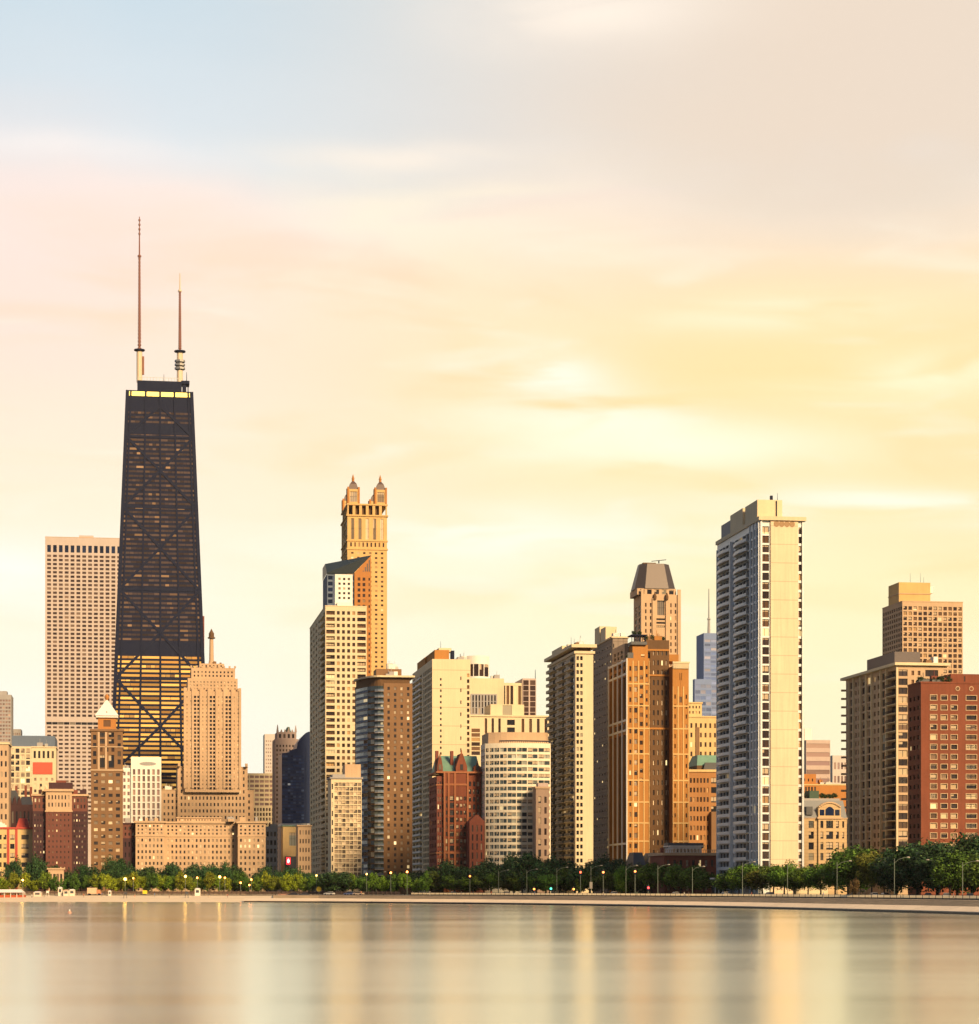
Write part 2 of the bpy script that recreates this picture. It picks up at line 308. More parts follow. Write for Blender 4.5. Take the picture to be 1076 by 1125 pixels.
class Bld:
    def __init__(s, name, label, pl, pc, pr, D, d=None, cat='building'):
        s.D = D; s.X = (pc-CX)/F*D; s.pc, s.pr = pc, pr
        s.w = s.x(pr); s.d = d if d is not None else s.yl(pl)
        s.root = thing(name, label, cat, (s.X, D, ZG), TH); s.wins = []; s.n = 0
    def x(s, px): kk = (px-CX)/F; return (kk*s.D-s.X)/(CT-kk*ST)      # local x of a picture column along the front face
    def yl(s, px): kk = (px-CX)/F; return (s.X-kk*s.D)/(kk*CT+ST)      # local y of a picture column along the left face
    def z(s, y, dy=0.0): return HC+(HY-y)/F*(s.D+dy)-ZG
    def frame(s, face, b):
        x0, x1, y0, y1 = b[:4]
        return {'F': (x0, y0, 0.0, x1-x0), 'L': (x0, y1, -math.pi/2, y1-y0), 'R': (x1, y0, math.pi/2, y1-y0)}[face]
    def panel(s, mb, fr, u0, u1, z0, z1, nc=0, cf=.5, nr=0, rf=.5, g='dark', r=.35, det=0, bend=None, zlo=.5, skip=None):
        ox, oy, a, L = fr; ca, sa = math.cos(a), math.sin(a)
        def P(u, z, dp=0.0):
            if bend: dp = dp+bend(u)
            return (ox+u*ca-dp*sa, oy+u*sa+dp*ca, z)
        if nc == 0 or nr == 0:
            n = 12 if bend else 1
            for i in range(n):
                ua, ub = u0+(u1-u0)*i/n, u0+(u1-u0)*(i+1)/n
                mb.q(P(ua, z0), P(ub, z0), P(ub, z1), P(ua, z1))
            return
        pu = (u1-u0)/nc; pz = (z1-z0)/nr; us = [u0]
        for i in range(nc): c = u0+(i+.5)*pu; us += [c-pu*cf/2, c+pu*cf/2]
        us.append(u1); zs = [z0]
        for j in range(nr): b = z0+j*pz+pz*(1-rf)*zlo; zs += [b, b+pz*rf]
        zs.append(z1)
        for i in range(0, len(us)-1):
            ua, ub = us[i], us[i+1]
            if ub-ua < 1e-4: continue
            if i % 2 == 0: mb.q(P(ua, z0), P(ub, z0), P(ub, z1), P(ua, z1)); continue
            for j in range(0, len(zs)-1):
                za, zb = zs[j], zs[j+1]
                if zb-za < 1e-4: continue
                if j % 2 == 0 or (skip and skip(i//2, j//2)): mb.q(P(ua, za), P(ub, za), P(ub, zb), P(ua, zb)); continue
                A, B_, C, D_ = P(ua, za), P(ub, za), P(ub, zb), P(ua, zb)
                a2, b2, c2, d2 = P(ua, za, r), P(ub, za, r), P(ub, zb, r), P(ua, zb, r)
                mb.q(A, B_, b2, a2); mb.q(d2, c2, C, D_); mb.q(A, a2, d2, D_); mb.q(b2, B_, C, c2)
                rz = math.atan2(b2[1]-a2[1], b2[0]-a2[0]); ww = math.hypot(b2[1]-a2[1], b2[0]-a2[0])
                s.wins.append((a2[0], a2[1], za, rz, ww, zb-za, g, det))
    def shell(s, name, b, m, cap=True, bend=None, mats2=None, **faces):
        """closed walls and roof slab over local box b; faces F/L/R: list of slices (ua, ub, band, ...) with
        band = (z0, z1, columns, column fill, rows, row fill, glass[, reveal[, detail[, zlo]]]); ua, ub fractions of the face"""
        x0, x1, y0, y1, z0, z1 = b; mb = MB()
        if cap:
            if bend:
                n = 16; fp = [(x0+(x1-x0)*i/n, y0+bend((x1-x0)*i/n), z1) for i in range(n+1)]
                mb.q(*(fp+[(x1, y1, z1), (x0, y1, z1)]))
            else: mb.q((x0, y0, z1), (x1, y0, z1), (x1, y1, z1), (x0, y1, z1))
        mb.q((x1, y1, z0), (x0, y1, z0), (x0, y1, z1), (x1, y1, z1))
        for face in 'FLR':
            fr = s.frame(face, b); L = fr[3]; bd = bend if face == 'F' else None
            if face in 'LR' and bend:
                yy = bend(0.0) if face == 'L' else bend(x1-x0)
                fr = (fr[0], fr[1], fr[2], L-yy) if face == 'L' else (fr[0], fr[1]+yy, fr[2], L-yy); L = fr[3]
            if face not in faces: s.panel(mb, fr, 0, L, z0, z1, bend=bd); continue
            pos = 0.0
            for sl in faces[face]:
                ua, ub = sl[0]*L, sl[1]*L
                if ua-pos > 1e-3: s.panel(mb, fr, pos, ua, z0, z1, bend=bd)
                zc = z0
                for bnd in sl[2:]:
                    if bnd[0]-zc > 1e-3: s.panel(mb, fr, ua, ub, zc, bnd[0], bend=bd)
                    za = max(zc, bnd[0]); zb_ = min(bnd[1], z1)
                    s.panel(mb, fr, ua, ub, za, zb_, bnd[2], bnd[3], bnd[4], bnd[5], bnd[6], bnd[7] if len(bnd) > 7 else .35, bnd[8] if len(bnd) > 8 else 0, bd, bnd[9] if len(bnd) > 9 else .5)
                    zc = zb_
                if z1-zc > 1e-3: s.panel(mb, fr, ua, ub, zc, z1, bend=bd)
                pos = ub
            if L-pos > 1e-3: s.panel(mb, fr, pos, L, z0, z1, bend=bd)
        return mb.build(name, m, s.root)
    def ring(s, name, b, z, h, p, m, top=True):
        """cornice, parapet or string course standing p proud of box b, its back 2 cm inside the wall"""
        x0, x1, y0, y1 = b[:4]; mb = MB()
        mb.box(x0-p, x1+p, y0-p, y0+.02, z, z+h); mb.box(x0-p, x0+.02, y0+.02, y1, z, z+h); mb.box(x1-.02, x1+p, y0+.02, y1, z, z+h)
        mb.box(x0-p, x1+p, y1-.02, y1+p, z, z+h) if p > .3 else None
        return mb.build(name, m, s.root)
    def block(s, name, x0, x1, y0, y1, z0, z1, m): return MB().box(x0, x1, y0, y1, z0, z1).build(name, m, s.root)
    def clutter(s, x0, x1, y0, y1, z, n, mats=None):
        for i in range(n):
            w = random.uniform(1.2, 3.4); d = random.uniform(1.5, 4); h = random.uniform(.9, 2.6)
            x = random.uniform(x0, max(x0+.1, x1-w)); y = random.uniform(y0, max(y0+.1, y0+(y1-y0)*.6-d))
            mb = MB(); mb.box(x, x+w, y, y+d, z-.02, z+h)
            if random.random() < .5: mb.tube((x+w*.5, y+d*.4, z+h), (x+w*.5, y+d*.4, z+h+random.uniform(.8, 2.5)), .12, .1, 5)
            mb.build('roof_unit', random.choice(mats or [STEEL, GREYC, BROWNB, ROOFW]), s.root)
    def aerials(s, pts, h):
        for (x, y, z) in pts: MB().tube((x, y, z-.1), (x, y, z+h*random.uniform(.6, 1.1)), .10, .05, 5).build('roof_aerial', BLACKM, s.root)
    def balconies(s, fr, u0, u1, z0, pitch, n, proj, ms, mr, rail=1.0, solid=True, start=0):
        ox, oy, a, L = fr; w = u1-u0; mb = MB()
        mb.box(0, w, -proj, 0, 0, .22, 0)
        if solid: mb.box(0, w, -proj, -proj+.12, .22, .22+rail, 1); mb.box(0, .12, -proj+.12, 0, .22, .22+rail, 1); mb.box(w-.12, w, -proj+.12, 0, .22, .22+rail, 1)
        else:
            mb.box(0, w, -proj, -proj+.06, .2+rail-.08, .2+rail, 1)
            for i in range(int(w/.35)+1): xx = min(i*.35, w-.05); mb.box(xx, xx+.05, -proj, -proj+.05, .22, .2+rail-.08, 1)
        me = mb.mesh('balcony', [ms, mr]); ca, sa = math.cos(a), math.sin(a)
        for j in range(n):
            if s.n >= 100: break
            s.n += 1
            link('balcony', me, s.root, (ox+u0*ca, oy+u0*sa, z0+j*pitch), a)
    def finish(s, keep=100):
        ws = sorted(s.wins, key=lambda t: (-round(t[4]*t[5]*2)/2, -t[2]))
        if len(ws) <= 100: keep = 100
        for (x, y, z, rz, w, h, g, det) in ws[:keep]: link('window', pane_mesh(w, h, g, det, random.choice((0, 0, 0, 1, 2, 3)) if det else 0), s.root, (x, y, z), rz)
        by = {}
        for t in ws[keep:]: by.setdefault(t[6], []).append(t)
        if by:
            mb = MB(); ms = [BLACKM, BLIND]; sub = {}
            for g in by: sub[g] = len(ms); ms.append(G[g])
            for g, l in by.items():
                for (x, y, z, rz, w, h, g_, det) in l:
                    ca, sa = math.cos(rz), math.sin(rz); n0 = len(mb.mi)
                    pane_into(mb, w, h, det, lambda a, b, c: (x+a*ca-b*sa, y+a*sa+b*ca, z+c), random.choice((0, 0, 0, 1, 2, 3)) if det else 0)
                    for i in range(n0, len(mb.mi)): mb.mi[i] = (sub[g], 0, 1)[mb.mi[i]]
            tag(mb.build('glazing', ms, s.root), kind='stuff')
# ------------------------------------------------------------------ the buildings, left to right
def b_far_left():
    b = Bld('office_tower', 'pale grey distant tower with fine window rows at the left edge', None, -14, 12.5, 2300, d=40)
    h = b.z(763); n = 30
    b.shell('wall', (0, b.w, 0, b.d, 0, h), GREYC, F=[(0.02, .98, (h-n*3.5-4, h-4, 8, .7, n, .55, 'pinkg', .3))])
    b.block('penthouse', b.w*.2, b.w*.8, 6, 26, h, h+4, GREYC); b.finish(60)
    b = Bld('office_block', 'low grey step building right of the pale edge tower', None, 12.6, 23, 2350, d=30)
    h = b.z(801); b.shell('wall', (0, b.w, 0, b.d, 0, h), GREYC, F=[(.05, .95, (h-58, h-3, 4, .6, 15, .5, 'pinkg', .3))]); b.finish(60)
def b_left_cream():
    b = Bld('apartment_building', 'narrow cream apartment building cut by the left edge', None, -16, 9.5, 1180, d=25)
    h = b.z(815); b.shell('wall', (0, b.w, 0, b.d, 0, h), LIME2, F=[(.05, .97, (4, h-3, 5, .42, 13, .5, 'dark', .3))])
    b.ring('cornice', (0, b.w, 0, b.d), h-1.2, .9, .5, CREAM); b.clutter(0, b.w, 2, 20, h, 4); b.finish(40)
def b_grid_cream():
    b = Bld('office_building', 'square-gridded cream office block with a flat dark grey roof storey', None, 10.5, 51, 1420, d=50)
    h = b.z(820); hm = b.z(862)
    b.shell('wall', (0, b.w, 0, b.d, 0, h), CREAM, F=[(0, 1, (h-44, h-.8, 7, .74, 12, .72, 'shade', .4, 1))])
    b.shell('roof_storey', (b.w*.06, b.w+5, 1.5, b.d-2, h, b.z(808)), BLUEG); b.finish(84)
    b = Bld('apartment_building', 'cream block with a square red panel below its top windows', None, 34.6, 61.5, 1330, d=26)
    h = b.z(820); y1, y2 = b.z(834), b.z(826)
    b.shell('wall', (0, b.w, 0, b.d, 0, h), CREAM, F=[(.04, .96, (b.z(885), b.z(853), 4, .4, 5, .5, 'shade', .3), (y1, y2+1, 5, .5, 1, .8, 'dark', .4))])
    MB().box(b.w*.06, b.w*.86, -.35, -.02, b.z(850.5), b.z(837.5)).build('red_panel', plain('red_panel_paint', (.55, .085, .045)), b.root)
    b.ring('cornice', (0, b.w, 0, b.d), h-.7, .6, .4, CREAM); b.clutter(0, b.w, 2, 16, h, 4); b.finish(30)
    b = Bld('brick_house', 'dark slate-roofed old house below the gridded cream block', None, 6, 35, 1200, d=18)
    h = b.z(884); w = b.w
    b.shell('wall', (0, w, 0, 18, 0, h), PLUM, F=[(.05, .95, (1, h-1, 6, .42, 4, .55, 'night', .3))])
    m = MB(); m.prism([(0, 0), (w*.55, 0), (w*.55, 18), (0, 18)], h, b.z(868), [(2, 5), (w*.55-2, 5), (w*.55-2, 12), (2, 12)])
    m.prism([(w*.55, 0), (w, 0), (w, 18), (w*.55, 18)], h, b.z(875), [(w*.6, 6), (w*.95, 6), (w*.95, 11), (w*.6, 11)]); m.build('roof', SLATE, b.root)
    for f in (.12, .34, .7, .9): b.block('chimney', w*f, w*f+1.2, 6, 7.4, h+2, b.z(864)+random.uniform(-2, 1), DKRED)
    for f in (.08, .26, .44): MB().prism([(w*f, -.2), (w*f+2.4, -.2), (w*f+2.4, 4), (w*f, 4)], h, h+4.2, [(w*f+1.1, -.2), (w*f+1.3, -.2), (w*f+1.3, 4), (w*f+1.1, 4)]).build('dormer', PLUM, b.root)
    b.finish()
def b_cream_red():
    b = Bld('apartment_building', 'low cream flats with red cornice and red vertical stripes at the left shore', None, -14, 36.3, 1090, d=20)
    h = b.z(909.5); w = b.w; fr = b.frame('F', (0, w, 0, 20))
    f1, f2 = b.x(18)/w, b.x(9)/w
    b.shell('wall', (0, w, 0, 20, 0, h), YEL, F=[(.02, f2-.02, (3, h-2.2, 4, .62, 6, .52, 'dark', .35, 1)), (f2+.03, f1-.03, (3, h-2.2, 1, .8, 6, .55, 'dark', .35, 1)), (f1+.06, .95, (3, h-2.2, 1, .62, 6, .5, 'dark', .35, 1))])
    for f in (f2, f1): b.block('red_stripe', w*f-.55, w*f+.55, -.22, -.01, 1, h-.3, REDP)
    b.ring('cornice', (0, w, 0, 20), h-.5, .8, .5, REDP)
    m = MB(); m.prism([(w*.62, 3), (w*.92, 3), (w*.92, 15), (w*.62, 15)], h, h+4.6, [(w*.68, 6), (w*.86, 6), (w*.86, 12), (w*.68, 12)]); m.build('roof', REDP, b.root)
    b.clutter(0, w*.6, 2, 12, h, 5, [BROWNB, ROOFW, GREYC]); b.finish()
def b_maroon():
    b = Bld('apartment_building', 'maroon brick flats with dark wings and a cream-topped centre bay', None, 35.6, 95.6, 1080, d=24)
    w = b.w; xa, xb = b.x(50.3), b.x(79); h1, h2 = b.z(872), b.z(867)
    zc = b.z(891)
    for nm, (x0, x1, nn) in (('wall', (0, xa, 4)), ('wall', (xb, w, 5))):
        b.shell(nm, (x0, x1, 3, b.d, 0, zc), PLUM, F=[(.06, .94, (1, zc-.5, nn, .36, 15, .42, 'shade', .3))])
        b.shell('crown_wall', (x0, x1, 3, b.d, zc, h1), MAROON, F=[(.06, .94, (zc+.8, h1-1.5, nn-1, .4, 2, .6, 'dark', .3))])
        b.ring('cornice', (x0, x1, 3, b.d), h1-.9, .9, .6, LIME)
    b.shell('centre_bay', (xa, xb, 0, b.d-2, 0, zc), MAROON, F=[(.05, .95, (1, zc-.5, 6, .30, 15, .40, 'lit', .3))])
    b.shell('cream_crown', (xa, xb, 0, b.d-2, zc, h2), LIME, F=[(.06, .94, (zc+1.2, h2-2, 7, .38, 2, .55, 'dark', .35))])
    b.ring('cornice', (xa, xb, 0, b.d-2), h2-1.0, 1.1, .8, LIME); b.ring('belt_course', (xa, xb, 0, b.d-2), zc-.4, .7, .35, LIME)
    b.block('penthouse', b.x(53), b.x(79), 6, 18, h2-.02, b.z(859), PLUM); b.block('penthouse', b.x(61), b.x(72), 7, 14, b.z(859), b.z(856.5), DKRED)
    b.clutter(0, w, 5, 20, h1, 9, [PLUM, DKRED, BROWNB]); b.finish()
    # stone porch and low terrace in front of it
    b = Bld('porch', 'small pale stone porch among the trees below the maroon flats', None, 53, 70, 1050, d=8, cat='porch')
    h = b.z(953); b.shell('wall', (0, b.w, 0, 8, 0, h-1), LIME, F=[(.05, .95, (.4, h-2, 4, .6, 1, .8, 'lit', .6))]); b.block('roof', -.5, b.w+.5, -.5, 8.4, h-1, h-.3, LIME); b.finish()
def b_white_pyramid():
    b = Bld('apartment_tower', 'slim brown brick tower topped by a white pyramid roof', None, 100, 135, 1120, d=18)
    w = b.w; h1 = b.z(801); h2 = b.z(786.5); zs = b.z(846)
    b.shell('wall', (0, w, 0, 18, 0, zs), BROWNB, F=[(.04, .96, (3, zs-.6, 4, .54, 17, .46, 'shade', .3, 1))])
    b.shell('upper_wall', (0, w, 0, 18, zs, h1), BROWNB, F=[(.03, .20, (zs+2, h1-2, 1, .6, 4, .6, 'dark', .4)), (.22, .78, (zs+.8, zs+7.5, 2, .62, 1, .9, 'night', .5, 2), (zs+8, zs+11.5, 3, .5, 1, .6, 'warm', .4), (zs+12, h1-1, 2, .6, 2, .7, 'night', .5, 2)), (.80, .97, (zs+2, h1-2, 1, .6, 4, .6, 'dark', .4))])
    b.ring('belt_course', (0, w, 0, 18), zs-.35, .7, .3, LIME2); b.ring('cornice', (0, w, 0, 18), h1-1.0, 1.0, .55, BROWNB); b.ring('belt_course', (0, w, 0, 18), b.z(821), .5, .3, LIME2)
    for px in (108.5, 116.5): b.block('pilaster', b.x(px)-.5, b.x(px)+.5, -.3, -.01, zs+.4, h1-1.4, LIME2)
    x0, x1 = b.x(107.5), b.x(127.5)
    b.shell('attic', (x0, x1, 4, 15, h1, h2), TERRA, F=[(.1, .9, (h1+.4, h2-.6, 1, .5, 1, .6, 'warm', .3))])
    b.ring('eave', (x0, x1, 4, 15), h2-.5, .9, 1.0, WHITEM); ex0, ex1 = b.x(104), b.x(130.5)
    cx = (ex0+ex1)/2; MB().prism([(ex0, 2.6), (ex1, 2.6), (ex1, 16.4), (ex0, 16.4)], h2+.4, b.z(767), [(cx-.25, 9.2), (cx+.25, 9.2), (cx+.25, 9.8), (cx-.25, 9.8)]).build('pyramid_roof', ROOFW, b.root)
    MB().prism([(cx-.7, 3.8), (cx+.7, 3.8), (cx+.7, 6), (cx-.7, 6)], h2+.6, h2+2.6, [(cx-.1, 3.8), (cx+.1, 3.8), (cx+.1, 6), (cx-.1, 6)]).build('dormer', BROWNB, b.root)
    MB().lathe([(.3, b.z(768)), (1.1, b.z(765)), (1.1, b.z(763)), (.2, b.z(760.5))], 8, (cx, 9.5)).build('finial', TERRA, b.root); b.finish()
    # two narrow dark towers that flank the pyramid's foot
def b_grid_tower():
    b = Bld('office_tower', 'broad pinkish grid-fronted tower behind and left of the black tower', None, 49.6, 141, 2300, d=70)
    w = b.w; h = b.z(589.5); zt, zb = b.z(606.5), b.z(598.5); zm0, zm1 = b.z(796.5), b.z(788.5)
    b.shell('wall', (0, w, 0, 70, 0, h), PINKG, F=[(.012, .995, (zm0-24*4.05, zm0-.2, 14, .66, 24, .48, 'brown', .5), (zm0+.01, zm1, 14, .93, 1, .35, 'night', .4, 0, .1), (zm1+.3, zt-1.6, 14, .66, 40, .58, 'brown', .5), (zt, zb, 14, .62, 1, .98, 'tint', .7))],
            R=[(.02, .98, (zm1+.3, zt-1.6, 9, .62, 40, .5, 'brown', .5))])
    b.block('penthouse', b.x(86.5), b.x(102.5), 14, 34, h-.02, b.z(585), PINK); b.ring('parapet', (0, w, 0, 55), h-.4, .5, .12, LIME); b.finish(100)
def b_black_tower():
    D = 1640; px = 175.6
    root = thing('skyscraper', 'tapering black skyscraper with crossed braces and two white-footed antennas', 'skyscraper', ((px-CX)/F*D, D, ZG), TH)
    s_ = D/F
    hp = lambda y: 35.7+(y-429.5)*(48.2-35.7)/(720-429.5)      # half width in picture columns at a picture row
    hd0 = hp(HY)*s_*.62
    dyy = lambda y: hd0-hp(y)*s_*.62                               # the front leans back as it rises
    Z = lambda y: HC+(HY-y)/F*(D+dyy(y))-ZG
    def row(z):
        y = HY-(z+ZG-HC)/D*F
        for _ in range(6): y = HY-(z+ZG-HC)/(D+dyy(y))*F
        return y
    hw = lambda z: hp(row(z))*(D+dyy(row(z)))/F
    hd = lambda z: hp(row(z))*s_*.62
    H = Z(429.5)
    def P(u, z, out=0.0): return (u*hw(z), hd0-hd(z)-out, z)      # front face, leaning back as it rises
    def PR(v, z, out=0.0): return (hw(z)+out, hd0-hd(z)+v*2*hd(z), z)
    mb = MB(); z0 = 0
    base = lambda z: [P(-1, z)[:2], P(1, z)[:2], (hw(z), hd0+hd(z)), (-hw(z), hd0+hd(z))]
    mb.prism(base(0), 0, H, base(H)); mb.build('wall', BLACKM, root)
    cu = [-1+.0, -.87, -.42, .015, .45, .87, 1.0]
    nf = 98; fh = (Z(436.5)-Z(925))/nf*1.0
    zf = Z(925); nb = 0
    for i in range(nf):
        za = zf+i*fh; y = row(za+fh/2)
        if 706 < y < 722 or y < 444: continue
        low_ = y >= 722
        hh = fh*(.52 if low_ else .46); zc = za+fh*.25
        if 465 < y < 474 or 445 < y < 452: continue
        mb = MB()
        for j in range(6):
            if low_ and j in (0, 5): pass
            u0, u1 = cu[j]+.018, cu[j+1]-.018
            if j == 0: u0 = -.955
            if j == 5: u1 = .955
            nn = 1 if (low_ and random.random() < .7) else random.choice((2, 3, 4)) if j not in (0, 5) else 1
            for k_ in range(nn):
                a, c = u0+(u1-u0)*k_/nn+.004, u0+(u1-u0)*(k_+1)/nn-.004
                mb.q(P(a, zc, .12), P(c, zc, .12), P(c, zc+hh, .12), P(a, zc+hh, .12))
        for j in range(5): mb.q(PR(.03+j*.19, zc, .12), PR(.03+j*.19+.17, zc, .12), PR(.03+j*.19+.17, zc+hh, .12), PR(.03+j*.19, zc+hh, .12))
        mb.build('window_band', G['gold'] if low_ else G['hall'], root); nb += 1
    for j in range(7):
        u = cu[j]; wd = 1.2 if 0 < j < 6 else 2.4
        u = max(-.975, min(.975, u))
        MB().beam(P(u, .2, .0), P(u, H-.1, .0), wd, .7, (0, -1, .05)).build('column', BLACKM, root)
    ys = [446, 480, 517, 557.5, 602, 648, 695.5, 746, 798, 851, 905]
    def brace(p, q): MB().beam(p, q, 1.8, .5, (0, -1, .05)).build('brace', BLACKM, root)
    cm = .015
    for i in range(0, 10):
        zt_, zb_ = Z(ys[i]), Z(ys[i+1]); e = .97
        if i % 2 == 0: a, c = (cm, cm), (-e, e)
        else: a, c = (-e, e), (cm, cm)
        for k_ in (0, 1): brace(P(a[k_], zt_), P(c[k_], zb_))
    for y in (480, 557.5, 648, 746, 851): MB().beam(P(-.97, Z(y)), P(.97, Z(y)), 1.5, .35, (0, -1, .05)).build('tie_beam', BLACKM, root)
    for j in range(1, 5):     # lit crown strip
        m = MB(); a, c = cu[j]+.03, cu[j+1]-.03
        if j == 1: a = -.93
        if j == 4: c = .93
        m.q(P(a, Z(435.6), .2), P(c, Z(435.6), .2), P(c, Z(430.8), .2), P(a, Z(430.8), .2)); m.build('crown_light', glow('crown_glow', (1.0, .78, .16), .85), root)
    xo = lambda p: ((p-CX)/F*(D+hd0)-root.location.x+hd0*ST)/CT
    Z = lambda y: HC+(HY-y)/F*(D+hd0-2)-ZG
    MB().box(xo(151.5), xo(199), hd0-8, hd0+10, H-.5, Z(420.5)).build('penthouse', BLACKM, root)
    m = MB()
    for i in range(15): xx = xo(152)+i*(xo(198)-xo(152))/14; m.box(xx, xx+.25, hd0-8, hd0-7.75, Z(420.6), Z(417.2))
    m.box(xo(152), xo(198), hd0-8.1, hd0-7.95, Z(417.2), Z(416.8)); m.build('roof_railing', STEEL, root)
    m = MB(); m.box(xo(198.5), xo(207.5), hd0-7, hd0+4, Z(422.5), Z(419)); m.box(xo(200), xo(204), hd0-6, hd0+2, H-.5, Z(422.5)); m.box(xo(205.5), xo(206.5), hd0-5, hd0-3, H-.5, Z(422.5)); m.build('equipment_platform', BLACKM, root)
    MB().tube((xo(204.5), hd0-5, Z(419)), (xo(204.5), hd0-5, Z(409)), .3, .15, 5).build('roof_aerial', BLACKM, root)
    MB().tube((xo(180), hd0-5, Z(420.6)), (xo(180), hd0-5, Z(412)), .25, .12, 5).build('roof_aerial', BLACKM, root)
    red = plain('red_oxide_mast', (.22, .085, .05), .6, var=.35, scale=.3); whm = plain('white_mast_casing', (.66, .55, .40), .5)
    for (p, yt, y1, y2, yb, r) in ((153.8, 238.5, 282, 384.5, 419.5, 2.0), (197.3, 299, 318.5, 384.5, 419.5, 2.1)):
        c = (xo(p), hd0-1)
        ms = MB().lathe([(r, Z(420.6)), (r, Z(yb-33)), (r*.9, Z(385))], 10, c).build('mast_casing', whm, root)
        MB().lathe([(r*1.0, Z(386.5)), (r*1.9, Z(385.8)), (r*1.9, Z(384.4)), (r*.5, Z(384))], 10, c).build('mast_platform', BLACKM, ms)
        sh = MB(); n = 26
        for i in range(n):      # lattice mast: collars along a thin core
            za = Z(y2)+(Z(y1)-Z(y2))*i/n; zb = Z(y2)+(Z(y1)-Z(y2))*(i+.55)/n; rr = 1.25*(1-.35*i/n)
            sh.lathe([(rr, za), (rr, zb)], 6, c)
        sh.tube((c[0], c[1], Z(y2)), (c[0], c[1], Z(y1)), .8, .55, 6); sh.build('mast_lattice', red, root)
        t = MB(); t.lathe([(1.3, Z(y1+.8)), (1.3, Z(y1-1))], 8, c); t.tube((c[0], c[1], Z(y1)), (c[0], c[1], Z(yt)), .55, .3, 6)
        if p < 160:
            for yy in (242, 247, 252, 257): t.lathe([(.75, Z(yy+1.3)), (.75, Z(yy-.6))], 6, c)
        t.build('mast_tip', red if p < 160 else whm, root)
        if p > 160:
            for yy in (396, 400, 404): MB().lathe([(r*1.75, Z(yy+1)), (r*1.75, Z(yy-1.2))], 8, c).build('antenna_drum', STEEL, ms)
        else: MB().box(c[0]+r, c[0]+r+1.3, c[1]-1, c[1]+.4, Z(412), Z(392)).build('cable_ladder', red, ms)
    b = Bld('office_tower', 'sliver of a dark reddish tower showing right of the black skyscraper', None, 205, 224.6, 1900, d=30)
    h = b.z(676.5); b.shell('wall', (0, b.w, 0, 30, 0, h), DKRED, F=[(.05, .95, (20, h-3, 5, .5, 36, .5, 'brown', .3))]); b.finish(60)
def b_white_block():
    b = Bld('hotel_block', 'white vertically ribbed block with a plain top in front of the black skyscraper', None, 134, 177.3, 1480, d=30)
    w = b.w; x1 = b.x(144); h = b.z(831.5); hl = b.z(843.5); zt = b.z(844)
    b.shell('wall', (0, x1, 1.5, 30, 0, hl), WHITE, F=[(.05, .95, (10, hl-1.5, 2, .55, 16, .55, 'pinkg', .4))])
    b.shell('tower_wall', (x1, w, 0, 30, 0, zt), WHITE, F=[(.02, .98, (10, zt-.2, 6, .52, 16, .8, 'pinkg', .8))])
    b.shell('top_wall', (x1, w, 0, 30, zt, h), WHITE)
    m = MB(); n = 18; cx, cz = (x1+w)/2+1, b.z(839)
    m.q(*[(cx+5.2*math.cos(2*math.pi*i/n), -.12, cz+1.15*math.sin(2*math.pi*i/n)) for i in range(n)]); m.build('oval_emblem', GREYC, b.root)
    b.clutter(0, x1, 3, 14, hl, 3, [ROOFW, GREYC]); b.finish(70)
def b_dark_small():
    b = Bld('brick_building', 'narrow plum brick building between the pyramid tower and the tan hotel', None, 134.5, 149.5, 1230, d=16)
    h = b.z(904); zb = b.z(921); b.shell('wall', (0, b.w, 0, 16, 0, zb), PLUM, F=[(.08, .92, (1, zb-.5, 3, .34, 5, .45, 'night', .3))])
    b.shell('crown_wall', (0, b.w, 0, 16, zb, h), MAROON, F=[(.08, .92, (zb+.6, h-1.4, 3, .4, 2, .5, 'shade', .3))]); b.ring('cornice', (0, b.w, 0, 16), h-.8, .7, .4, PLUM)
    b.clutter(0, b.w, 1, 10, h, 3, [PLUM, GREYC]); b.finish()
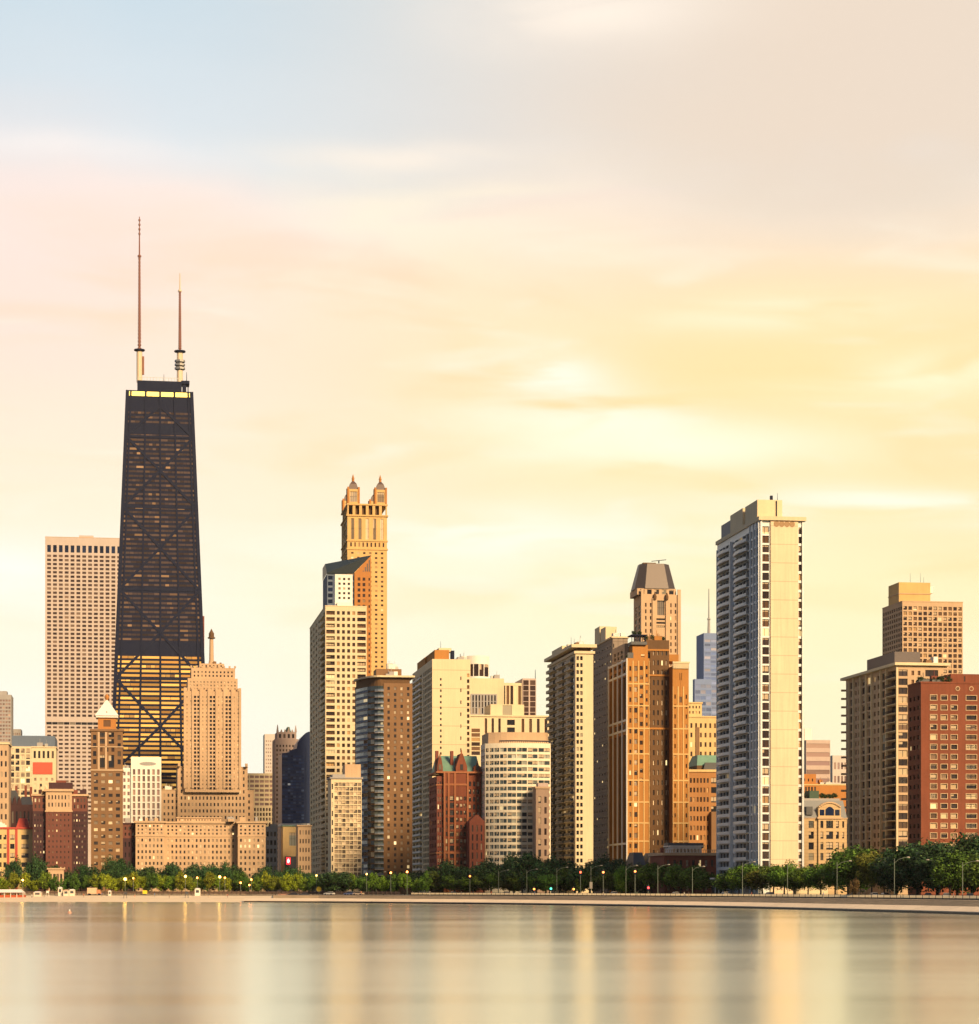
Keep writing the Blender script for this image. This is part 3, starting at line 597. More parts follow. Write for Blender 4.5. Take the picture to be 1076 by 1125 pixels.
def b_stepped():
    b = Bld('stepped_tower', 'stepped tan limestone tower with a lantern mast above the hotel', None, 175.5, 279.7, 1510, d=50)
    w = b.w; Z = b.z
    def bay(x0, x1, y0, y1, z0, z1, nm, ng, cx, g='dark', rows=None, r=.6):
        nr = rows or max(1, int((z1-z0)/4.1))
        b.shell(nm, (x0, x1, y0, y1, z0, z1), LIME, F=[(.03, .97, (z0+.6, z1-1.6, ng, .42, nr, .5, g, .35))])
        b.ring('parapet', (x0, x1, y0, y1), z1-.5, .55, .2, LIME2)
    bay(0, w, 8, 50, 0, Z(867), 'lower_wall', 22, 0)
    bay(b.x(195.3), b.x(272.6), 5, 46, 0, Z(841.5), 'middle_wall', 18, 0)
    x0, x1 = b.x(203.3), b.x(264)
    zsh = Z(758.5)
    b.shell('tower_wall', (x0, x1, 2, 40, Z(870), zsh), LIME, F=[(i/7+.004, (i+1)/7-.004, (Z(868), zsh-2.5, 2, .30 if i % 2 == 0 else .70, 24, .42 if i % 2 == 0 else .60, 'pale' if i % 2 == 0 else 'night', .12 if i % 2 == 0 else .5)) for i in range(7)])
    for i in range(8): xx = x0+(x1-x0)*i/7; b.block('pier', xx-.7, xx+.7, 1.3, 1.99, Z(866), zsh+2.2, LIME)
    x2, x3 = b.x(206.5), b.x(261.5)
    b.shell('upper_wall', (x2, x3, 4, 38, zsh, Z(744)), LIME, F=[(.02, .98, (zsh+.6, Z(744)-1.4, 14, .42, 3, .5, 'pale', .35))])
    x4, x5 = b.x(210.5), b.x(258.8)
    b.shell('crown_wall', (x4, x5, 6, 36, Z(744), Z(732)), LIME, F=[(.03, .97, (Z(744)+.6, Z(732)-1.6, 11, .4, 2, .5, 'dark', .35))])
    b.shell('top_wall', (b.x(219.5), b.x(247), 8, 32, Z(732), Z(727)), LIME, F=[(.05, .95, (Z(732)+.4, Z(727)-.6, 6, .4, 1, .6, 'dark', .35))])
    for f in range(9): xx = x4+(x5-x4)*f/8; b.block('merlon', xx-.6, xx+.6, 5.8, 7.2, Z(732)-.02, Z(732)+1.3, LIME2)
    for px in (204.5, 262.5, 197, 271): b.block('merlon', b.x(px)-.8, b.x(px)+.8, 1.6, 4, zsh-.02 if px > 200 and px < 265 else Z(841.5)-.02, (zsh if 200 < px < 265 else Z(841.5))+2, LIME2)
    cx = b.x(233.2); m = MB(); m.lathe([(2.0, Z(727)), (1.5, Z(722)), (1.25, Z(698))], 10, (cx, 14)); mast = m.build('lantern_mast', LIME, b.root)
    MB().lathe([(2.4, Z(698.2)), (2.4, Z(696.8)), (1.7, Z(696.4)), (1.7, Z(692.5)), (1.0, Z(690.5)), (.2, Z(687.5))], 10, (cx, 14)).build('lantern', DARKBR, mast)
    b.clutter(b.x(222), b.x(246), 9, 26, Z(727), 4, [LIME2, BROWNB]); b.clutter(0, b.x(195), 10, 24, Z(867), 5); b.finish(100)
def b_hotel():
    b = Bld('hotel', 'broad tan hotel with projecting end wings below the stepped tower', None, 149, 292, 1225, d=30)
    w = b.w; Z = b.z; h = Z(902); hc = Z(897); xa, xb = b.x(180.5), b.x(261.5); xc, xd = b.x(195), b.x(244)
    def wing(x0, x1, y0, n, hh, nm):
        zb = Z(918.5)
        b.shell(nm, (x0, x1, y0, 30, 0, zb-.0), LIME, F=[(.03, .97, (2, zb-.6, n, .42, 9, .5, 'shade', .35))])
        b.shell('attic_wall', (x0, x1, y0, 30, zb, hh), LIME, F=[(.03, .97, (zb+.5, hh-1.6, n, .42, 3, .52, 'shade', .35))])
        b.ring('belt_course', (x0, x1, y0, 30), zb-.25, .5, .3, LIME2); b.ring('cornice', (x0, x1, y0, 30), hh-1.0, 1.0, .8, LIME2)
    wing(0, xa, 0, 7, h, 'wall'); wing(xb, w, 0, 6, h, 'wall'); wing(xa, xb, 8, 17, h, 'centre_wall')
    b.shell('roof_storey', (xc, xd, 9.5, 28, h, hc), LIME, F=[(.02, .98, (h+.3, hc-.9, 15, .4, 1, .6, 'dark', .3))]); b.ring('cornice', (xc, xd, 9.5, 28), hc-.6, .6, .5, LIME2)
    b.clutter(1, xa, 3, 14, h, 5, [LIME2, GREYC, ROOFW]); b.clutter(b.x(246), w, 3, 16, h, 6, [LIME2, GREYC]); b.finish(100)
def b_mid_left():
    b = Bld('office_block', 'white gridded office slab right of the stepped tower', None, 268, 302, 1760, d=30)
    h = b.z(849.5); zm = b.z(886)
    b.shell('wall', (0, b.w, 0, 30, 0, h), CREAM, F=[(.02, .98, (b.z(908), zm-.5, 10, .6, 4, .66, 'brown', .4), (zm, h-1, 6, .80, 7, .56, 'pinkg', .4))]); b.finish(100)
    b = Bld('office_block', 'low grey block in the gap right of the tan hotel', None, 291.5, 305, 1380, d=20)
    h = b.z(908); b.shell('wall', (0, b.w, 0, 20, 0, h), GREYC, F=[(.05, .95, (2, h-2, 3, .6, 7, .55, 'dark', .3))]); b.clutter(0, b.w, 1, 10, h, 3); b.finish()
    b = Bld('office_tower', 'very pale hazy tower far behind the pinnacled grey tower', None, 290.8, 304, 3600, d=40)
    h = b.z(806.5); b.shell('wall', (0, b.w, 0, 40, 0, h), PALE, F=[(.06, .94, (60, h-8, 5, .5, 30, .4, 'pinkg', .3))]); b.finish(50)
    b = Bld('gothic_tower', 'grey stone tower crowned by small pinnacles beside the blue glass block', None, 302, 328, 1560, d=28)
    Z = b.z; h = Z(812); w = b.w
    b.shell('wall', (0, w, 0, 28, 0, h), PINK, F=[(.03, .97, (10, h-3, 7, .45, 30, .5, 'brown', .4))])
    x0, x1 = b.x(304.5), b.x(326)
    b.shell('crown_wall', (x0, x1, 2, 24, h, Z(804)), PINK, F=[(.05, .95, (h+.5, Z(804)-1, 4, .5, 1, .8, 'dark', .4))])
    for px, yy in ((305.3, 796), (309.5, 801), (313.5, 801), (317.5, 798.5), (321.5, 801), (325.3, 796.5)):
        xx = b.x(px); MB().prism([(xx-.8, 2), (xx+.8, 2), (xx+.8, 3.6), (xx-.8, 3.6)], Z(804)-.02, Z(yy), [(xx-.2, 2.6), (xx+.2, 2.6), (xx+.2, 3), (xx-.2, 3)]).build('pinnacle', PINK, b.root)
    MB().prism([(b.x(314.5), 4), (b.x(320.5), 4), (b.x(320.5), 18), (b.x(314.5), 18)], Z(804)-.02, Z(798), [(b.x(316.5), 4), (b.x(318.5), 4), (b.x(318.5), 18), (b.x(316.5), 18)]).build('gable', COPPER, b.root); b.finish(100)
    # blue glass block with a top that sweeps up in a quarter curve
    b = Bld('glass_block', 'dark blue glass block whose roof sweeps up in a curve', None, 309.8, 340.5, 1400, d=34)
    Z = b.z; w = b.w; xs = b.x(327); m = MB(); prof = [(0, Z(827)), (xs, Z(827))]
    prof = [(0, Z(827.5)), (b.x(318), Z(826.5)), (b.x(318.2), Z(824.5)), (xs-.5, Z(822.5)), (xs, Z(816))]
    for i in range(1, 9):
        t = i/8; prof.append((xs+(w-xs)*t, Z(816)+(Z(803.5)-Z(816))*math.sin(t*math.pi/2)))
    wallm = plain('navy_panel', (.04, .066, .16), .35, spec=.3)
    m.q(*([(0, 0, 0), (w, 0, 0)]+[(x, 0, z) for x, z in reversed(prof)]))
    for (xa, za), (xb_, zb) in zip(prof, prof[1:]): m.q((xa, 0, za), (xb_, 0, zb), (xb_, 34, zb), (xa, 34, za))
    m.q((w, 0, 0), (w, 34, 0), (w, 34, prof[-1][1]), (w, 0, prof[-1][1])); m.q((0, 34, 0), (0, 0, 0), (0, 0, prof[0][1]), (0, 34, prof[0][1])); m.build('wall', wallm, b.root)
    n = 22; zt = Z(829); z0 = Z(904)
    for i in range(n):
        za = z0+(zt-z0)*i/n; mm = MB()
        for j in range(8):
            u0, u1 = w*(.015+j*.098), w*(.015+j*.098+.092); mm.q((u0, -.12, za+.2), (u1, -.12, za+.2), (u1, -.12, za+(zt-z0)/n*.72), (u0, -.12, za+(zt-z0)/n*.72))
        mm.build('window_band', G['navy'], b.root)
    b.block('side_pier', w*.86, w*.88, -.4, -.01, 1, Z(818), wallm)
    b.ring('base_course', (0, w, 0, 34), Z(907), 1.2, .4, WHITE)
    # low buildings in the gap below it
    b = Bld('shop_building', 'low yellowish shop building with a greenish window under the blue glass block', None, 311, 327, 1240, d=16)
    Z = b.z; h = Z(908); w = b.w
    b.shell('wall', (0, w, 0, 16, 0, h), YEL, F=[(.40, .98, (Z(930), Z(914), 1, .9, 1, .9, 'blue', .3, 2)), ])
    b.block('dark_entrance', w*.15, w*.98, -.5, -.02, .5, Z(941), SLATE)
    sg = b.block('lit_red_sign', w*.22, w*.5, -1.1, -.52, Z(950), Z(942), glow('red_sign_glow', (.9, .03, .04), 1.3))
    MB().lathe([(.1, Z(948.4)), (.62, Z(947)), (.72, Z(946)), (.3, Z(944.8)), (.4, Z(944.2)), (.1, Z(943.6))], 10, (w*.36, -1.5)).build('white_symbol', glow('white_sign_glow', (1, .85, .8), 1.6), sg)
    b.block('roof', -.4, w+.4, -.4, 16, h, h+.5, COPPER); b.finish()
    b = Bld('shop_building', 'beige stone corner building under the blue glass block', None, 327.5, 342, 1200, d=14)
    h = b.z(906.5); b.shell('wall', (0, b.w, 0, 14, 0, h), LIME, F=[(.06, .94, (2, h-1.5, 4, .4, 7, .5, 'dark', .3))]); b.ring('cornice', (0, b.w, 0, 14), h-.7, .7, .5, LIME); b.finish()
def b_pair():
    # four-turreted tower
    b = Bld('turreted_tower', 'tall golden tower crowned by four pyramid-roofed turrets', 372.0, 381.8, 425.4, 1560, d=44)
    w, d, Z = b.w, b.d, b.z; h1 = Z(566); h0 = Z(603)
    MET = plain('dark_turret_roof', (.10, .065, .055), .45)
    b.shell('wall', (0, w, 0, d, 0, h0), GOLDST, F=[(.05, .95, (20, h0-1, 6, .40, 66, .42, 'warm', .3))], L=[(.1, .9, (20, h0-1, 5, .6, 66, .6, 'tint', .3))])
    b.ring('belt_course', (0, w, 0, d), h0-.4, 1.0, .5, GOLDST)
    b.shell('upper_wall', (0, w, 0, d, h0, h1), GOLDST, F=[(.04, .96, (h0+1, h0+5, 9, .4, 1, .7, 'warm', .3), (h0+6, h1-1.5, 5, .42, 1, .94, 'pale', .5, 2))], L=[(.12, .88, (h0+2, h1-2, 3, .7, 4, .8, 'tint', .4))])
    b.ring('belt_course', (0, w, 0, d), h0+5.2, .8, .5, GOLDST)
    h2 = Z(553)
    b.shell('colonnade_core', (3, w-3, 3, d-3, h1, h2-1), DARKBR, cap=True); b.ring('cornice', (0, w, 0, d), h1-.5, 1.0, .7, GOLDST)
    for i in range(7): xx = w*i/6; b.block('column', max(0, xx-.9), min(w, xx+.9), .1, 1.9, h1+.5, h2-1, GOLDST)
    for i in range(1, 6): yy = d*i/6; b.block('column', .1, 1.6, yy-.9, yy+.9, h1+.5, h2-1, GOLDST)
    b.block('roof', -.4, w+.4, -.4, d+.4, h2-1, h2, GOLDST)
    tw = b.x(395.5)
    for (x0, y0, up) in ((0, 0, 0), (w-tw, 0, 0), (0, d-tw, -2), (w-tw, d-tw, -2)):
        x1, y1 = x0+tw, y0+tw; zt = Z(537)+up
        o = b.shell('turret', (x0+.3, x1-.3, y0+.3, y1-.3, h2, zt), GOLDST, F=[(.14, .86, (h2+1, zt-1.4, 1, .86, 1, .94, 'pale', .5, 2))], L=[(.14, .86, (h2+1, zt-1.4, 1, .86, 1, .94, 'tint', .5, 2))])
        for (px_, py_) in ((x0, y0), (x1-1.2, y0), (x0, y1-1.2)): MB().box(px_, px_+1.2, py_, py_+1.2, h2-.02, zt+1.4).build('corner_pier', TERRA, o)
        cx, cy = (x0+x1)/2, (y0+y1)/2; e = .9
        rf = MB(); rf.prism([(x0+e, y0+e), (x1-e, y0+e), (x1-e, y1-e), (x0+e, y1-e)], zt, zt+3.8, [(cx-2.2, cy-2.2), (cx+2.2, cy-2.2), (cx+2.2, cy+2.2), (cx-2.2, cy+2.2)], cap=False)
        rf.prism([(cx-2.2, cy-2.2), (cx+2.2, cy-2.2), (cx+2.2, cy+2.2), (cx-2.2, cy+2.2)], zt+3.8, Z(527.5)+up, [(cx-.7, cy-.7), (cx+.7, cy-.7), (cx+.7, cy+.7), (cx-.7, cy+.7)]); rf.build('turret_roof', MET, o)
        MB().lathe([(.9, Z(527.5)+up), (.75, Z(525.5)+up), (1.0, Z(524.8)+up), (.12, Z(519.8)+up)], 8, (cx, cy)).build('finial', TERRA, o)
    b.finish(100)
    # slant-roofed tower
    b = Bld('slanted_tower', 'orange and dark glass tower with a steep slanted roof', 359.8, 389.6, 407.8, 1440, d=50)
    w, d, Z = b.w, b.d, b.z; zl, zh, zk = Z(629.5), Z(610), Z(617); xl = b.x(359.8); m = MB()
    b.shell('wall', (0, w, 0, 34, 0, zl-.01), TERRA, F=[(.12, .72, (20, zl-2, 2, .55, 52, .58, 'warm', .3)), (.8, .98, (20, zl-2, 1, .5, 52, .5, 'warm', .3))])
    b.shell('glass_wing', (xl, -.01, 1.0, 34, 0, zl-.6), BLUEG, F=[(.02, .98, (20, zl-1.2, 5, .9, 48, .66, 'tint', .3))])
    m.q((0, 0, zl), (w, 0, zl), (w, 0, zh), (0, 0, zl+.01)); m.q((w, 0, zl), (w, 30, zl), (w, 30, zh), (w, 0, zh)); m.build('gable_wall', TERRA, b.root)
    for k_ in range(4): b.block('gable_slit', w*(.5+.12*k_), w*(.5+.12*k_)+.7, -.08, -.01, zl+1, zl+1.5+2.2*k_, SLATE)
    r = MB(); r.q((xl-.3, .6, zl-.1), (-.1, -.3, zl+.2), (w+.1, -.3, zh+.2), (xl-.3, 13, zk)); r.q((xl-.3, 13, zk), (w+.1, -.3, zh+.2), (w+.1, 30, zh), (xl-.3, 33, zk))
    r.q((xl-.3, .6, zl-.8), (-.1, -.3, zl-.6), (-.1, -.3, zl+.2), (xl-.3, .6, zl-.1)); r.q((xl-.3, 33, zl-.8), (xl-.3, .6, zl-.8), (xl-.3, .6, zl-.1), (xl-.3, 13, zk), (xl-.3, 33, zk)); r.build('slanted_roof', plain('dark_roof_glass', (.016, .027, .036), .35, spec=.2), b.root); b.finish(100)
    # cream tower in front, with penthouse
    b = Bld('apartment_tower', 'cream gridded tower with pinkish side wall and white rooftop block', 340.5, 357.6, 403.0, 1250)
    w, d, Z = b.w, b.d, b.z; h = Z(665.5); n = 45; z0 = h-2-n*3.5
    b.shell('wall', (0, w, 0, d, 0, h), CREAM, F=[(.015, .235, (z0, h-2, 1, .94, n, .60, 'warm', 1.3, 1)), (.25, .75, (z0, h-2, 4, .56, n, .56, 'warm', .4)), (.765, .985, (z0, h-2, 1, .94, n, .60, 'warm', 1.3, 1))],
            L=[(.02, .70, (z0, h-2, 4, .5, n, .55, 'brown', .4)), (.72, 1., (z0, h-2, 1, .72, n, .6, 'dark', 1.2, 1))])
    x0, x1 = b.x(369), b.x(388.3)
    b.shell('rooftop_block', (x0, x1, 4, 20, h, Z(629.5)), WHITE, F=[(.12, .92, (h+3.5, Z(629.5)-1.2, 3, .5, 5, .5, 'dark', .3))])
    b.block('penthouse', b.x(371), b.x(387), 1.5, 3.8, h-.02, Z(661), WHITE); b.ring('parapet', (0, w, 0, d), h-.3, .5, .15, CREAM)
    fr = b.frame('L', (0, w, 0, d)); b.balconies(fr, fr[3]*.74, fr[3]*.97, z0+.3, 3.5, n, 1.0, CREAM, CREAM, .9); b.finish(100)
    # patchwork panel block in front
    b = Bld('apartment_building', 'short cream block of patchy open window screens in front of the gridded tower', None, 364, 397.5, 1020, d=18)
    w, Z = b.w, b.z; h = Z(855.5); n = 12
    b.shell('wall', (0, w, 0, 18, 0, h), CREAM, F=[(.0, .08, (2, h-1.5, 1, .5, n, .6, 'dark', .5)), (.1, .985, (2, h-1.5, 7, .86, n*2, .78, 'patch', .45, 1))])
    b.block('roof', -.6, w+.6, -.6, 18.2, h, h+.6, GREYC); b.block('penthouse', b.x(380), w, 4, 16, h+.6, Z(839), LIME); b.block('roof_terrace', b.x(366), b.x(380), 2, 14, h+.6, Z(850.5), GREYC); b.finish(100)
    MB().tube((0, 0, 0), (0, 0, 1), .1, .1)
def b_brown_balcony():
    b = Bld('apartment_tower', 'brown brick tower with a curved dark balcony side and cream roof slab', 396.6, 421.6, 453.2, 1040, d=26)
    w, d, Z = b.w, b.d, b.z; h = Z(750.5); n = 34; z0 = 3.0; p = (h-z0-1)/n
    b.shell('wall', (0, w, 0, d, 0, h), BROWNB, F=[(.06, .97, (z0, h-1, 4, .36, n, .52, 'shade', .3))])
    # the balcony side: a bowed wall in the grid's left face, built as a bay of its own
    xl = -b.w*.80; m = MB(); n_ = 8; pts = [(0, .02)]
    for i in range(n_+1):
        t = i/n_; pts.append((xl*t, .6+(d*.8)*(t**2.2)-1.2*math.sin(math.pi*t)))
    pts = pts+[(xl, d), (0, d)]; out = list(reversed(pts))
    MB().prism(out, 0, h).build('balcony_bay', DARKBR, b.root)
    for f in range(n):
        z = z0+f*p; m = MB()
        for i in range(1, n_+1):
            (xa, ya), (xb, yb) = pts[i], pts[i+1]; L = math.hypot(xb-xa, yb-ya)+1e-6; nx, ny = (yb-ya)/L, -(xb-xa)/L
            if ny > 0: nx, ny = -nx, -ny
            o = .14; m.q((xb+nx*o, yb+ny*o, z+.5), (xa+nx*o, ya+ny*o, z+.5), (xa+nx*o, ya+ny*o, z+p*.92), (xb+nx*o, yb+ny*o, z+p*.92))
        m.build('window_band', G['blue'], b.root)
        if f % 1 == 0:
          for rng in ((1, 2, 3), (6, 7, 8)):
            m = MB()
            for i in rng:
                (xa, ya), (xb, yb) = pts[i], pts[i+1]; o = 1.3
                m.prism([(xb, yb-o), (xa, ya-o), (xa, ya+.1), (xb, yb+.1)], z-.1, z+.15)
                m.prism([(xb, yb-o), (xa, ya-o), (xa, ya-o+.1), (xb, yb-o+.1)], z+.15, z+1.0, m=1)
            m.build('balcony', [GREYC, BLUEG], b.root)
    MB().prism([(p_[0]*1.04-.3, p_[1]-1.0) for p_ in out[:-1]]+[(w+1, -1.0), (w+1, d)], h+2.6, h+3.4).build('roof_slab', CREAM, b.root)
    MB().prism([(p_[0]*.95, p_[1]+.8) for p_ in out[:-1]]+[(w-1, .9), (w-1, d-1)], h, h+2.6).build('top_storey', DARKBR, b.root)
    b.block('penthouse', b.x(410)+2, b.x(443), 6, 18, h+3.4, Z(733.5), BROWNB); b.clutter(b.x(425), b.x(440), 7, 12, Z(733.5), 4); b.clutter(b.x(424), w, 1.5, 6, h+3.4, 5); b.aerials([(b.x(430), 9, Z(733.5)), (b.x(437), 10, Z(733.5))], 4); b.finish(100)
def b_cream_tall():
    b = Bld('apartment_tower', 'tall plain cream tower with one thin window column and open side grids', 453.2, 475, 517.0, 1090)
    w, d, Z = b.w, b.d, b.z; h = Z(724); n = 37; z0 = 3; hl = Z(718, 0)
    zz = h-5-n*2.75
    b.shell('wall', (0, w, 0, d, 0, h), CREAMP, F=[(.19, .26, (z0, h-8, 1, .62, n, .42, 'night', .3)), (.72, .78, (z0, h-6, 1, .5, n//2, .3, 'night', .3)), (.9, .985, (z0, h-6, 1, .75, n, .62, 'warm', .5))],
            L=[(.01, .52, (z0, h-3, 3, .72, n, .62, 'dark', .6)), (.56, .99, (z0, h-3, 6, .74, n, .66, 'blue', .3))])
    fr = b.frame('L', (0, w, 0, d)); m = MB(); 
    b.balconies(fr, fr[3]*.01, fr[3]*.50, z0, (h-3-z0)/n, n, 1.0, WHITE, WHITE, .7)
    b.block('penthouse', b.x(479.5), b.x(495.5), 6, d*.6, h-.02, Z(712.5), ORANGE); b.block('penthouse', b.x(485), b.x(499), 9, d*.6, Z(712.5)-.5, Z(709.5), CREAM); b.block('water_tank', b.x(498.6), b.x(502), 8, 12, Z(724), Z(712.5), BLACKM)
    b.clutter(b.x(503), w, 2, 16, h, 6); b.aerials([(b.x(488), 12, Z(709.5)), (b.x(508), 5, h)], 4)
    b.block('stair_head', -b.w*.0+1, b.x(473)+3, d*.45, d*.85, h-.02, Z(714), ORANGE); b.finish(100)
def b_behind_mid():
    b = Bld('round_tower', 'pale round-cornered building with a brown window strip behind the plain cream tower', None, 512, 539, 1500, d=30)
    Z = b.z; w = b.w; bend = lambda u: 5*(2*u/w-1)**2
    h = Z(720); b.shell('wall', (0, w, 0, 30, 0, h), WHITE, bend=bend, F=[(.1, .97, (Z(743), Z(729), 4, .86, 1, .95, 'warm', .4, 1))]); b.finish()
    b = Bld('office_block', 'cream block with a grey louvred flank, stepped behind the red brick flats', None, 512, 554, 1440, d=30)
    Z = b.z; w = b.w; h = Z(745); b.shell('wall', (0, w, 0, 30, 0, h), CREAM); 
    b.shell('lower_wall', (.5, b.x(545), -5, 0, 0, Z(763)), GREYC, F=[(.02, .98, (Z(785), Z(764), 9, .5, 3, .9, 'dark', .4))]); b.clutter(b.x(540), w, 2, 10, h, 3); b.finish()
    b = Bld('office_block', 'dark vertically striped office block behind the curved white building', None, 538, 589, 1520, d=30)
    Z = b.z; w = b.w; h = Z(750); x1 = b.x(574)
    b.shell('wall', (0, x1, 0, 30, 0, h), CREAM, F=[(.02, .98, (Z(800), h-1.5, 8, .72, 1, .98, 'warm', .5))])
    b.shell('tower_wall', (x1, w, -1, 30, 0, Z(745)), PINK, F=[(.0, 1, (Z(800), Z(745)-1, 2, .8, 9, .9, 'brown', .3))]); MB().tube((w-.4, 0, Z(745)-.1), (w-.4, 0, Z(735)), .25, .15, 5).build('roof_aerial', BLACKM, b.root); b.finish()
    b = Bld('office_block', 'cream office building with tall dark window slots above the curved white building', None, 517, 606, 1300, d=34)
    Z = b.z; w = b.w; h = Z(785.5)
    b.shell('wall', (0, w, 0, 34, 0, h), CREAM, F=[(.01, .12, (Z(830), Z(800), 1, .95, 6, .8, 'warm', .3)), (.15, .40, (Z(806), Z(789), 3, .36, 1, 1., 'warm', .6)), (.44, .56, (Z(806), Z(789), 1, .8, 2, .7, 'night', .6)), (.6, .98, (Z(806), Z(789), 4, .36, 1, 1., 'warm', .6))])
    b.ring('cornice', (0, w, 0, 34), h-.8, .9, .6, CREAM)
    b.shell('roof_block', (b.x(540), b.x(577), 3, 26, h, Z(773)), CREAM, F=[(.36, .64, (h+.3, Z(773)-.3, 1, 1., 1, .96, 'night', .6))]); b.finish()
def b_red_gabled():
    b = Bld('apartment_building', 'ornate red brick flats with gables and a green copper roof', None, 480.5, 529, 945, d=26)
    Z = b.z; w = b.w; h = Z(848.5); n = 14; xa, xb = b.x(491), b.x(500)
    b.shell('wall', (0, b.x(488.5), 1.2, 26, 0, h-1.5), DKRED, L=[(.1, .95, (3, h-3, 4, .5, n, .55, 'dark', .3))], F=[(.06, .94, (3, h-3, 3, .5, n, .6, 'shade', .35, 1))])
    b.shell('centre_wall', (b.x(488.5), b.x(514), 0, 26, 0, h), RED, F=[(.02, .16, (3, h-9, 1, .5, n-1, .6, 'lit', .3)), (.22, .42, (3, h-9, 1, .86, n-1, .72, 'night', .5, 2)), (.48, .96, (3, h-9, 3, .66, n-1, .55, 'warm', .3, 1))])
    b.shell('wall', (b.x(514), w, 1.2, 26, 0, h), RED, F=[(.05, .95, (3, h-3, 3, .56, n, .6, 'dark', .35, 1))])
    for y_ in (863, 938): b.ring('belt_course', (b.x(488.5), b.x(514), 0, 26), Z(y_), .8, .3, REDT); b.ring('belt_course', (0, b.x(488.5), 1.2, 26), Z(y_), .6, .3, REDT)
    for f in (488.5, 493, 500, 514): b.block('pilaster', b.x(f)-.35, b.x(f)+.35, -.4, -.01, 1, h, REDT)
    b.ring('cornice', (0, w, 0, 26), h-.3, .7, .35, REDT)
    hr = Z(828.5); m = MB(); m.prism([(b.x(482), 2), (w, 2), (w, 25), (b.x(482), 25)], h+.4, hr, [(b.x(482)+1, 12), (w-.2, 12), (w-.2, 16), (b.x(482)+1, 16)]); m.build('copper_roof', COPPER, b.root)
    def gable(x0, x1, y, zt):
        cx = (x0+x1)/2; m = MB(); m.q((x0, y, h), (x1, y, h), (x1, y, h+2.2), (cx+.5, y, zt), (cx-.5, y, zt), (x0, y, h+2.2)); m.q((x0, y, h+2.2), (cx-.5, y, zt), (cx-.5, y+9, zt), (x0, y+9, h+2.2)); m.q((cx+.5, y, zt), (x1, y, h+2.2), (x1, y+9, h+2.2), (cx+.5, y+9, zt)); m.q((cx-.5, y, zt), (cx+.5, y, zt), (cx+.5, y+9, zt), (cx-.5, y+9, zt))
        m.q((x0, y+9, h), (x0, y, h), (x0, y, h+2.2), (x0, y+9, h+2.2)); m.q((x1, y, h), (x1, y+9, h), (x1, y+9, h+2.2), (x1, y, h+2.2)); o = m.build('gable', RED, b.root)
        MB().box(cx-.55, cx+.55, y-.2, y-.02, h+1, h+3.2).build('gable_window', G['shade'], o); MB().lathe([(.4, zt-.1), (.15, zt+1.6)], 6, (cx, y+.5)).build('finial', REDT, o)
    gable(b.x(501), b.x(513.5), -.3, Z(828)); gable(b.x(481), b.x(487), .9, Z(832)); gable(b.x(521), w, .9, Z(840))
    for f in (482.5, 499): b.block('chimney', b.x(f)-.6, b.x(f)+.6, 6, 8, h+1, Z(824), DKRED)
    x0 = b.x(512.5); hh = Z(903)
    b.shell('front_wing', (x0, w, -9, -.01, 0, hh), DKRED, F=[(.06, .94, (3, hh-1, 3, .32, 7, .7, 'dark', .3))])
    cx = (x0+w)/2; MB().prism([(x0, -9), (w, -9), (w, -1), (x0, -1)], hh, Z(896), [(cx-.5, -9), (cx+.5, -9), (cx+.5, -1), (cx-.5, -1)]).build('gable', DKRED, b.root); b.finish(100)
def b_curved():
    b = Bld('apartment_building', 'wide white curved-front apartment building with long dark window strips', 528.5, 535.5, 606, 935)
    Z = b.z; w = b.w; bend = lambda u: 6.0*max(0.0, .5-u/w)**2/.25+1.6*max(0.0, u/w-.5)**2/.25
    h = Z(816); n = 20; p = 2.56; z0 = h-1.4-n*p
    sl = [(.012, .05, 1), (.065, .12, 2), (.13, .20, 2), (.21, .31, 3), (.32, .45, 3), (.46, .62, 3), (.63, .79, 3), (.80, .985, 3)]
    d = b.d
    b.shell('wall', (0, w, 0, 30 if d < 12 else d, 0, h), wall_mat('ivory_concrete', (.76, .70, .56), .1), bend=bend, L=[(.05, .95, (z0, h-1.4, 4, .8, n, .5, 'blue', .35, 1))], F=[(a, c, (z0, h-1.4, 2 if k_ else 1, .94, n, .60, 'blue', .35, 1)) for a, c, k_ in sl])
    m = MB(); nn = 24
    for i in range(nn):
        u = w*.2+w*.8*i/nn; u2 = w*.2+w*.8*(i+1)/nn
        m.q((u, bend(u)+.3, h+.6), (u2, bend(u2)+.3, h+.6), (u2, bend(u2)+.3, h+1.1), (u, bend(u)+.3, h+1.1)); m.box(u, u+.12, bend(u)+.3, bend(u)+.42, h-.02, h+1.1)
    m.build('roof_railing', BLACKM, b.root)
    bp = lambda u: 6+bend(u); m = MB(); xs = b.x(541); pts = [(xs+(w-xs)*i/10, bp(xs+(w-xs)*i/10)) for i in range(11)]+[(w, 28), (xs, 28)]
    m.prism(pts, h-.02, Z(803)); m.build('penthouse', LIME2, b.root); b.finish(100)
    b = Bld('apartment_building', 'narrow pinkish stone building tucked before the curved white building', None, 589.0, 603.5, 927, d=7)
    Z = b.z; w = b.w; h = Z(864.5); b.shell('wall', (0, w, 0, 7, 0, h), wall_mat('dusky_pink_stone', (.36, .26, .20)), F=[(.12, .45, (2, h-3, 1, .62, 9, .62, 'dark', .3, 1)), (.55, .9, (2, h-3, 1, .5, 9, .6, 'brown', .3))])
    b.ring('cornice', (0, w, 0, 7), h-.7, .8, .35, LIME2); b.block('penthouse', 1.2, w, 2, 6.5, h-.02, Z(860), PINK); b.finish()
